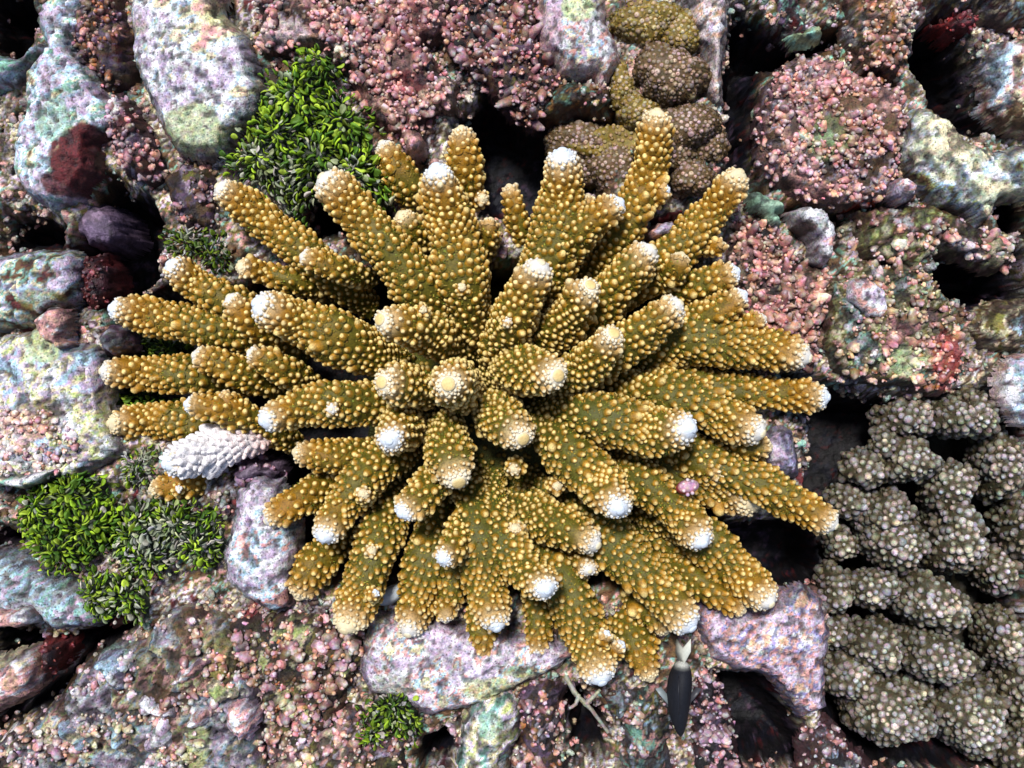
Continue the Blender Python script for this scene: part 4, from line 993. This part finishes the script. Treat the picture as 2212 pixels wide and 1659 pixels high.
# ------------------------------------------------------------------ cauliflower coral and olive coral
def lobe(parent, u, v, ru, rv, z, mode, name='lobe', ang=0.0, h=None):
    ru *= (D - z) / D; rv *= (D - z) / D
    c = at(u, v, z)
    seed = int(u * 7 + v * 3)
    ru *= .95 if mode == 'grey' else 1; rv *= .95 if mode == 'grey' else 1
    hz = h or (ru + rv) * 0.95
    nr, ns = 26, 44
    ph = np.linspace(0.0, 2.35, nr); th = np.arange(ns) * 2 * math.pi / ns
    PH, TH = np.meshgrid(ph, th, indexing='ij')
    def P(PH, TH):
        w = 1 + 0.5 * (fbm(70 * np.sin(PH) * np.cos(TH) + 300, 70 * np.sin(PH) * np.sin(TH) + 25 * PH, 34, seed, 2) - .5) + .09 * np.sin(3 * TH + seed) * np.sin(PH) + .07 * np.sin(2 * TH + 2 * seed) * np.sin(PH)
        sx = np.sin(PH) * np.cos(TH) * w; sy = np.sin(PH) * np.sin(TH) * w
        ca, sa = math.cos(ang), math.sin(ang)
        return np.stack([c[0] + ru * sx * ca - rv * sy * sa, c[1] + ru * sx * sa + rv * sy * ca, c[2] - hz * 1.0 + hz * np.cos(PH) * (0.6 + .4 * w)], -1)
    V = P(PH, TH)
    a = Acc()
    if mode == 'grey':
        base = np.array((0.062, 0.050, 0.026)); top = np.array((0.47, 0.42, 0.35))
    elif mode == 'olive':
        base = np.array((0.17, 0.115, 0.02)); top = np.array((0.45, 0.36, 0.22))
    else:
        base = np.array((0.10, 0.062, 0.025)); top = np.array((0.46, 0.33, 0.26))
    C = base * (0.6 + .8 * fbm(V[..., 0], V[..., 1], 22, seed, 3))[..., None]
    i, j = np.meshgrid(np.arange(nr - 1), np.arange(ns), indexing='ij')
    A = i * ns + j; Bq = i * ns + (j + 1) % ns
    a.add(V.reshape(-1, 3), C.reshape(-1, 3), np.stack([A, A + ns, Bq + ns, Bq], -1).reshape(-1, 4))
    # verrucae, each with a pale mouth ring
    sp = 17.0 if mode == 'grey' else 10.5
    n = int(2.4 * ru * rv * 2.6 / (sp * sp) * (2.3 if mode == 'grey' else 1.4))
    k = np.arange(n) + .5
    cph = 1 - k / n * 1.45; PHs = np.arccos(np.clip(cph, -1, 1)) + rng.normal(0, .035, n); THs = math.pi * (1 + 5 ** .5) * k + rng.normal(0, .08, n)
    p = P(PHs, THs); e = .04
    t1 = P(PHs + e, THs) - p; t2 = P(PHs, THs + e) - p
    nr_ = norm(np.cross(t1, t2)); nr_ *= np.sign(np.sum(nr_ * (p - (c - [0, 0, hz])), -1, keepdims=True))
    if mode == 'grey':
        r = 7.2 * rng.lognormal(0, .22, n); hh = r * rng.uniform(.9, 1.4, n)
    else:
        r = 4.4 * rng.lognormal(0, .22, n); hh = r * .8
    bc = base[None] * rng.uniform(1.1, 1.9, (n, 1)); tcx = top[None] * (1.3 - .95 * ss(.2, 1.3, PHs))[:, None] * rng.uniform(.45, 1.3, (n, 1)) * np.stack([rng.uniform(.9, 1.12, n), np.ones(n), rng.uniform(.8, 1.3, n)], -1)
    def cf(t):
        ring = (ss(.25, .85, t) * (1 - (0.3 if mode == 'grey' else .75) * ss(.9, 1.0, t)))[None, :, None]
        return bc[:, None] * (1 - ring) + tcx[:, None] * ring
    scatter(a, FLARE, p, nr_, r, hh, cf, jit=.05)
    m = int(n * 2.2); PHs = np.arccos(rng.uniform(-.4, 1, m)); THs = rng.uniform(0, 6.283, m)
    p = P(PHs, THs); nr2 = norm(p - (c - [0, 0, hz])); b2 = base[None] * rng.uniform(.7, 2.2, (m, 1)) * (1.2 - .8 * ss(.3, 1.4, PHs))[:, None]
    scatter(a, SPIKE, p - nr2 * 1.5, nr2 + rng.normal(0, .3, (m, 3)), rng.uniform(2.5, 4.5, m), rng.uniform(4, 8, m), lambda t: np.broadcast_to(b2[:, None] * (.7 + .6 * t)[None, :, None], (m, len(t), 3)))
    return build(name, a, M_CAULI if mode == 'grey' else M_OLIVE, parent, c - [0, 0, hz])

cc = empty('cauliflower_coral', at(2030, 1250, -300))
tag(cc, 'grey-brown cauliflower coral with knobbly rounded lobes at the right edge', 'coral')
for (u, v, ru, rv, z, an) in [
        (1985, 905, 62, 50, -30, 0), (2120, 900, 80, 58, 20, 0), (1920, 958, 26, 28, -20, 0), (1992, 1000, 60, 55, 0, .4), (1885, 1015, 46, 40, -20, 0),
        (2075, 1052, 54, 56, -10, 0), (1850, 1085, 44, 38, -60, 0), (1938, 1115, 58, 40, 0, .3), (1958, 1178, 84, 58, 10, -.4), (2097, 1165, 60, 96, 15, 0),
        (2188, 1010, 48, 80, -10, 0), (1830, 1180, 34, 40, -90, 0), (1822, 1283, 34, 52, -30, .2), (1902, 1282, 52, 44, 0, 0), (2042, 1318, 88, 62, 30, -.3), (2180, 1240, 46, 60, -70, 0),
        (1810, 1372, 44, 38, -60, 0), (1916, 1412, 64, 54, 20, -.3), (2056, 1440, 84, 60, 35, -.2), (2195, 1390, 48, 70, -50, 0), (1858, 1478, 56, 66, -10, 0),
        (1950, 1562, 106, 72, 20, -.3), (2130, 1575, 86, 96, 0, .3), (2235, 1500, 50, 80, -40, 0), (1980, 1500, 50, 30, -60, 0), (2240, 1150, 40, 80, -20, 0), (2240, 1640, 50, 60, -10, 0)]:
    lobe(cc, u, v, ru, rv, z, 'grey', ang=an)
def coral_foot(parent, poly, z, col, seedv, drop=140, pol=False):
    P = np.array([at(u, v, z)[:2] for u, v in poly])
    x0, y0 = P.min(0) - 10; x1, y1 = P.max(0) + 10
    X, Y = np.meshgrid(np.arange(x0, x1, 6.), np.arange(y0, y1, 6.))
    d = sdist(X, Y, P) + 16 * (fbm(X, Y, 50, seedv, 3) - .5)
    Z = z - drop + drop * ss(0, 40, d) + 16 * (fbm(X, Y, 40, seedv + 1, 3) - .5) + 4 * fbm(X, Y, 10, seedv + 2, 2)
    C = np.array(col) * (.5 + fbm(X, Y, 26, seedv + 3, 3))[..., None]
    a = Acc(); grid_mesh(a, X, Y, Z, C, d > -5)
    if pol:
        x, y = poisson(x0, x1, y0, y1, 13, seedv); dd = bilin(X, Y, d, x, y); k = dd > 12; x, y = x[k], y[k]; n = len(x)
        zz = bilin(X, Y, Z, x, y); b0 = np.array(col) * rng.uniform(1, 1.7, (n, 1)); t0 = np.array((.42, .30, .16)) * rng.uniform(.5, 1.2, (n, 1))
        scatter(a, DOME, np.stack([x, y, zz], -1), rng.normal(0, .2, (n, 3)) + [0, 0, 1], 4.6, 4.0, lambda t: b0[:, None] + (t0 - b0)[:, None] * (ss(.4, .7, t) * (1 - .8 * ss(.88, 1, t)))[None, :, None])
    build('base', a, M_OLIVE, parent, (P[:, 0].mean(), P[:, 1].mean(), z - drop))
coral_foot(cc, [(1900, 920), (2240, 860), (2260, 1690), (1900, 1600), (1830, 1450), (1820, 1250), (1860, 1060)], -260, (0.03, 0.024, 0.012), 900, drop=200)

oc = empty('olive_coral', at(1440, 200, -250))
tag(oc, 'mustard and brown lumpy coral behind the upper right branches at the top', 'coral')
coral_foot(oc, [(1310, -40), (1480, -40), (1500, 60), (1540, 150), (1530, 250), (1550, 330), (1530, 420), (1440, 420), (1330, 420), (1270, 370), (1200, 350), (1180, 290), (1250, 255), (1335, 230), (1345, 130)], -60, (0.20, 0.135, 0.018), 950, drop=180, pol=True)
for (u, v, ru, rv, z, md) in [(1455, 145, 80, 66, 30, 'b'), (1405, 35, 75, 46, 10, 'olive'), (1490, 262, 62, 50, 20, 'b'), (1542, 305, 34, 42, -30, 'b'), (1445, 320, 58, 52, 0, 'b'),
                          (1500, 378, 44, 42, 10, 'b'), (1380, 230, 46, 34, -15, 'olive'), (1265, 295, 82, 44, -50, 'b'), (1330, 350, 62, 56, -50, 'b'), (1480, 60, 40, 46, 5, 'olive'), (1345, 180, 30, 46, -20, 'olive'), (1250, 350, 50, 40, -80, 'b')]:
    lobe(oc, u, v, ru, rv, z, md, h=(ru + rv) * .45)

# ------------------------------------------------------------------ green algae with coin-shaped segments
def leaf_tpl():
    n = 12; v = []; t = []
    for k in range(n):
        a = 2 * math.pi * k / n
        r = 1.0 - (0.32 if k == 0 else 0)        # notch at the foot
        v.append((r * math.cos(a + math.pi) * .8, r * math.sin(a + math.pi) * 1.1, 0.16 * math.sin(a * 2))); t.append(1.0)
    v2 = [(x * .55, y * .55, z * .3 + .14) for x, y, z in v]
    v3 = [(x * .9, y * .9, z - .16) for x, y, z in v]
    V = v + v2 + [(0, 0, .12)] + v3 + [(0, 0, -.2)]
    T = t + [.35] * n + [.0] + [.6] * n + [.1]
    q = []; tr = []
    for k in range(n):
        m = (k + 1) % n
        q.append((k, m, n + m, n + k)); tr.append((n + k, n + m, 2 * n))
        q.append((m, k, 2 * n + 1 + k, 2 * n + 1 + m)); tr.append((2 * n + 1 + m, 2 * n + 1 + k, 3 * n + 1))
    return np.array(V), np.array(T), np.array(q), np.array(tr)
LEAF = leaf_tpl()

def alga(label, poly, ztop, tufts, pale=0.15, size=12, palereg=None, dens=1.0, dark=0.0):
    P = np.array([at(u, v, ztop)[:2] for u, v in poly])
    a = Acc(); (x0, y0), (x1, y1) = P.min(0), P.max(0)
    cx, cy = P.mean(0)
    sp = size * 0.68 / math.sqrt(dens)
    x, y = poisson(x0, x1, y0, y1, sp, int(abs(cx)) + 3)
    d = sdist(x, y, P) + 20 * (fbm(x, y, 40, int(abs(cy)), 3) - .5); k = (d > 0) | ((d > -26) & (rng.uniform(0, 1, len(x)) < .22)); x, y, d = x[k], y[k], np.maximum(d[k], 0)
    N = len(x)
    # each tuft: segments lean away from its centre
    tc = np.array([at(u, v, ztop)[:2] for u, v in tufts])
    dd = np.hypot(x[:, None] - tc[None, :, 0], y[:, None] - tc[None, :, 1]); w = dd.argmin(1); near = dd.min(1)
    out = np.stack([x - tc[w, 0], y - tc[w, 1]], -1); out = out / (np.linalg.norm(out, axis=1, keepdims=True) + 1e-6)
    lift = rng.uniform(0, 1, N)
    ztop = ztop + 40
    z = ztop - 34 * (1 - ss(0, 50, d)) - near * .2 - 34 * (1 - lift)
    # normal of the disc: mostly sideways (edge-on), some flat
    side = np.stack([-out[:, 1], out[:, 0]], -1) * np.sign(rng.normal(0, 1, N))[:, None]
    flat = (rng.uniform(0, 1, N) < .13).astype(float)
    nz = np.where(flat > 0, 1.2, rng.uniform(.05, .55, N))
    az = rng.normal(0, .5, N)
    nx = np.stack([side[:, 0] * np.cos(az) - side[:, 1] * np.sin(az), side[:, 0] * np.sin(az) + side[:, 1] * np.cos(az)], -1)
    nrm = norm(np.stack([nx[:, 0], nx[:, 1], nz], -1))
    # long axis points outward: build frame by hand
    up = norm(np.stack([out[:, 0], out[:, 1], rng.uniform(.1, .9, N)], -1) + rng.normal(0, .25, (N, 3)))
    xx = norm(up - nrm * np.sum(up * nrm, -1, keepdims=True)); yy = np.cross(nrm, xx)
    sz = size * .72 * rng.lognormal(0, .25, N)
    TV, TT, TQ, TR = LEAF
    V = np.stack([x, y, z], -1)[:, None] + (xx[:, None] * TV[None, :, 0:1] * 1.12 + yy[:, None] * TV[None, :, 1:2] * .66 + nrm[:, None] * TV[None, :, 2:3]) * sz[:, None, None]
    g = np.array([(0.16, 0.27, 0.01), (0.26, 0.40, 0.015), (0.05, 0.12, 0.01), (0.09, 0.18, 0.015), (0.34, 0.46, 0.04)])
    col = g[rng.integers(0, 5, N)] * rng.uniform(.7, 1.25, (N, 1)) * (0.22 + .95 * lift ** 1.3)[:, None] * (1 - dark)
    pl = np.full(N, pale)
    if palereg:
        for (u, v, r_, st) in palereg:
            c = at(u, v, ztop); pl = np.maximum(pl, st * (np.hypot(x - c[0], y - c[1]) < r_))
    isp = rng.uniform(0, 1, N) < pl
    pc = np.array([(0.50, 0.50, 0.40), (0.42, 0.40, 0.42), (0.30, 0.32, 0.24), (0.6, 0.52, 0.48)])[rng.integers(0, 4, N)]
    pw = (isp * rng.uniform(.35, 1, N))[:, None]; col = col * (1 - pw) + pc * rng.uniform(.4, 1.05, (N, 1)) * pw
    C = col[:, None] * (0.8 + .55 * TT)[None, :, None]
    off = (np.arange(N) * len(TV))[:, None, None]
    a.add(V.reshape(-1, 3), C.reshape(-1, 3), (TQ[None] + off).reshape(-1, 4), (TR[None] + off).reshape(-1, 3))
    org = (cx, cy, ztop - 90)
    root = empty('green_alga', org); tag(root, label, 'algae')
    build('fronds', a, M_LEAF, root, org)
    # dark holdfast mat
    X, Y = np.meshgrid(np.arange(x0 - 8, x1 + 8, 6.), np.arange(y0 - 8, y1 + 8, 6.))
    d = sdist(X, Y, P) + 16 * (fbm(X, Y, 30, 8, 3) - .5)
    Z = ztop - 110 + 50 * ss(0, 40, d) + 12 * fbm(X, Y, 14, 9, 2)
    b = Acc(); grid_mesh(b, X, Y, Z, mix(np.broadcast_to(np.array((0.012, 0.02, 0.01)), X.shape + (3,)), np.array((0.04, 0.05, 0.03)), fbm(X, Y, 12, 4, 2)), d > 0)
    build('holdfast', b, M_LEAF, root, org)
    return root

alga('large bright green leafy alga clump above the upper left coral branches',
     [(560, 190), (610, 150), (640, 110), (680, 95), (712, 115), (710, 160), (740, 210), (775, 250), (800, 290), (805, 350), (850, 420), (820, 470), (740, 420), (690, 410), (660, 440), (640, 480), (560, 400), (500, 370), (470, 330), (530, 290)], 20,
     [(690, 130), (640, 200), (740, 260), (600, 290), (680, 340), (560, 340), (770, 370)], pale=.10, size=13, palereg=[(600, 400, 70, .5), (540, 350, 50, .4), (740, 400, 70, .4)])
alga('dark green leafy alga tuft left of the coral beside the black crack', [(345, 510), (400, 490), (460, 500), (500, 540), (500, 590), (430, 560), (350, 560)], -20, [(400, 520), (460, 550)], pale=.3, size=10, dark=.55)
alga('green leafy alga clump at the lower left near the edge', [(20, 1120), (60, 1060), (140, 1020), (200, 1030), (230, 1080), (250, 1130), (240, 1180), (180, 1220), (120, 1240), (60, 1190)], 10, [(80, 1090), (150, 1070), (190, 1140), (120, 1190)], pale=.03, size=12)
alga('half-bleached leafy alga clump with pale segments below the bleached branch', [(240, 1100), (310, 1080), (380, 1080), (440, 1100), (478, 1150), (470, 1210), (440, 1240), (380, 1200), (330, 1250), (260, 1250), (230, 1180)], 0, [(290, 1150), (380, 1130), (430, 1180), (320, 1210)], pale=.4, size=11, palereg=[(340, 1170, 50, .85)])
alga('small leafy alga tuft with pale tips at lower left above the dark crack', [(165, 1260), (210, 1240), (260, 1250), (310, 1290), (300, 1350), (260, 1330), (210, 1345), (170, 1320)], 15, [(200, 1290), (270, 1290)], pale=.3, size=11)
alga('little green tuft with pointed leaves at the bottom edge', [(810, 1520), (840, 1500), (870, 1510), (905, 1560), (890, 1600), (840, 1590), (800, 1620), (760, 1610), (775, 1560)], 10, [(850, 1530), (800, 1590)], pale=.2, size=10, dark=.2)
alga('dark green alga showing between the left-hand coral branches', [(250, 740), (300, 720), (400, 740), (420, 770), (330, 775), (260, 770)], -110, [(300, 745), (370, 750)], pale=.05, size=10, dark=.5)
alga('narrow strip of green alga under the low left branches', [(225, 840), (280, 850), (380, 860), (380, 885), (300, 880), (235, 870)], -90, [(250, 855), (330, 868)], pale=.0, size=10, dark=.2)
alga('faded green and white alga tuft beside the bleached branch tip', [(260, 985), (320, 960), (360, 980), (340, 1030), (320, 1050), (280, 1060), (255, 1030)], -30, [(300, 1010)], pale=.6, size=10, dark=.2)

# ------------------------------------------------------------------ fish, twig, shell
def strip_fin(acc, pts, thick, col):
    """closed thin fin from an outline (world units)"""
    P = np.array(pts, float); n = len(P); c = P.mean(0)
    nr = np.cross(P[1] - P[0], P[-1] - P[0]); nr = nr / np.linalg.norm(nr) * thick / 2
    V = np.concatenate([P + nr * .4, P - nr * .4, [c + nr, c - nr]])
    tr = []; q = []
    for k in range(n):
        m = (k + 1) % n
        tr.append((k, m, 2 * n)); tr.append((n + m, n + k, 2 * n + 1)); q.append((m, k, n + k, n + m))
    acc.add(V, col, q, tr)

def fish():
    z = 20.0
    O = at(1468, 1500, z)
    root = empty('fish', at(1468, 1500, z - 30)); tag(root, 'slender black fish with a pale tail swimming below the coral', 'fish')
    # spine runs from the tail root (top of picture) to the head (bottom)
    sp = np.array([at(1474, 1428, z), at(1470, 1460, z), at(1466, 1500, z), at(1466, 1545, z), at(1470, 1592, z)])
    wid = [5, 13, 20, 20, 2]; hei = [7, 24, 38, 34, 3]
    rows = 26; seg = 20
    s = np.linspace(0, 1, rows); k = np.linspace(0, 1, 5)
    c = np.stack([np.interp(s, k, sp[:, i]) for i in range(3)], -1)
    w = 25 * np.clip(np.sin(np.pi * s ** .85), 0, 1) ** .6 + 4 * (1 - s) ** 3
    h = w * 1.7
    th = np.arange(seg) * 2 * math.pi / seg
    V = np.zeros((rows, seg, 3)); V[..., 0] = c[:, None, 0] + w[:, None] * np.cos(th); V[..., 1] = c[:, None, 1]; V[..., 2] = c[:, None, 2] + h[:, None] * np.sin(th)
    C = np.zeros((rows, seg, 3)); C[:] = np.array((0.012, 0.013, 0.018))
    C = mix(C, np.array((0.55, 0.55, 0.50)), np.broadcast_to(ss(.10, .03, s)[:, None], (rows, seg)))
    a = Acc(); i, j = np.meshgrid(np.arange(rows - 1), np.arange(seg), indexing='ij')
    A = i * seg + j; Bq = i * seg + (j + 1) % seg
    a.add(V.reshape(-1, 3), C.reshape(-1, 3), np.stack([A, A + seg, Bq + seg, Bq], -1).reshape(-1, 4))
    body = build('body', a, M_FISH, root, O)
    a = Acc(); strip_fin(a, [at(1470, 1434, z - 6), at(1459, 1408, z - 16), at(1462, 1380, z - 22), at(1476, 1400, z), at(1492, 1380, z + 24), at(1492, 1408, z + 18), at(1478, 1434, z + 6)], 4, (0.62, 0.63, 0.55))
    build('tail_fin', a, M_FIN, root, at(1474, 1430, z))
    a = Acc(); strip_fin(a, [at(1466, 1455, z + 24), at(1467, 1470, z + 50), at(1465, 1505, z + 56), at(1466, 1540, z + 44), at(1466, 1545, z + 28), at(1466, 1500, z + 30)], 3.5, (0.014, 0.014, 0.02))
    build('dorsal_fin', a, M_FIN, root, O)
    for sgn in (-1, 1):
        a = Acc(); u0 = 1466 + sgn * 16
        strip_fin(a, [at(u0, 1530, z), at(u0 + sgn * 26, 1500, z + 8), at(u0 + sgn * 34, 1488, z + 4), at(u0 + sgn * 22, 1484, z - 4), at(u0 + sgn * 2, 1508, z)], 3, (0.22, 0.26, 0.27) if sgn < 0 else (0.05, 0.05, 0.06))
        build('pectoral_fin', a, M_FIN, root, at(u0, 1530, z))
        e = Acc(); p = at(1466 + sgn * 12, 1570, z + 8)
        scatter(e, dome_tpl(12, 5), p[None], np.array([[sgn, -.2, .4]]), np.array([3.4]), np.array([2.4]), lambda t: np.broadcast_to(mix(np.array((.3, .28, .2)), np.array((.005, .005, .005)), ss(.6, .7, t))[None], (1, len(t), 3)))
        build('eye', e, M_FISH, body, p)
fish()

def stick(acc, pts, r0, r1, col, seg=8):
    P, L = curve(pts, 18); T = norm(np.gradient(P, axis=0))
    x, y, n = frames(T); th = np.arange(seg) * 2 * math.pi / seg
    r = np.linspace(r0, r1, 18)[:, None, None] * (1 + .18 * rng.normal(0, 1, (18, seg, 1)).clip(-1, 1))
    V = P[:, None] + r * (x[:, None] * np.cos(th)[None, :, None] + y[:, None] * np.sin(th)[None, :, None])
    i, j = np.meshgrid(np.arange(17), np.arange(seg), indexing='ij'); A = i * seg + j; Bq = i * seg + (j + 1) % seg
    acc.add(V.reshape(-1, 3), np.array(col) * rng.uniform(.8, 1.15, (18 * seg, 1)), np.stack([A, Bq, Bq + seg, A + seg], -1).reshape(-1, 4))
a = Acc()
stick(a, [(1222, 1462, 20), (1245, 1500, 35), (1275, 1530, 40), (1314, 1582, 30)], 6, 3.5, (0.30, 0.28, 0.22))
stick(a, [(1262, 1522, 38), (1285, 1502, 48), (1296, 1490, 50)], 6, 3, (0.42, 0.38, 0.28))
stick(a, [(1250, 1500, 36), (1244, 1520, 44), (1230, 1530, 44)], 5, 3, (0.36, 0.33, 0.26))
tag(build('twig', a, M_KNOB, None), 'pale forked dead twig over the black hole at the bottom', 'twig')
a = Acc()
p = at(1487, 1052, 95)
scatter(a, dome_tpl(18, 8), p[None] - [0, 0, 8], np.array([[.2, .3, 1.]]), np.array([24.]), np.array([22.]), lambda t: np.broadcast_to(mix(np.array((.35, .03, .04)), np.array((.62, .34, .42)), ss(.3, .6, t))[None], (1, len(t), 3)), squash=np.array([.62]))
for k in range(7):
    q = p + np.array([math.cos(k * .9) * 11, math.sin(k * .9) * 15, 6])
    scatter(a, DOME, q[None], np.array([[math.cos(k * .9) * .5, math.sin(k * .9) * .5, 1.]]), np.array([4.5]), np.array([5.]), lambda t: np.broadcast_to(mix(np.array((.4, .08, .1)), np.array((.75, .6, .65)), t)[None], (1, len(t), 3)))
tag(build('shell', a, M_KNOB, None), 'small pink and white shell caught between the lower right branches', 'shell')
a = Acc()
scatter(a, dome_tpl(18, 8), at(845, 1285, -60)[None], np.array([[.1, .1, 1.]]), np.array([34.]), np.array([26.]), lambda t: np.broadcast_to(np.array((.55, .60, .64))[None, None] * (0.9 + .1 * t)[None, :, None], (1, len(t), 3)), squash=np.array([.55]))
tag(build('coral_rubble', a, M_TIP, None), 'smooth bare white coral fragment showing between two bottom branches', 'rubble')
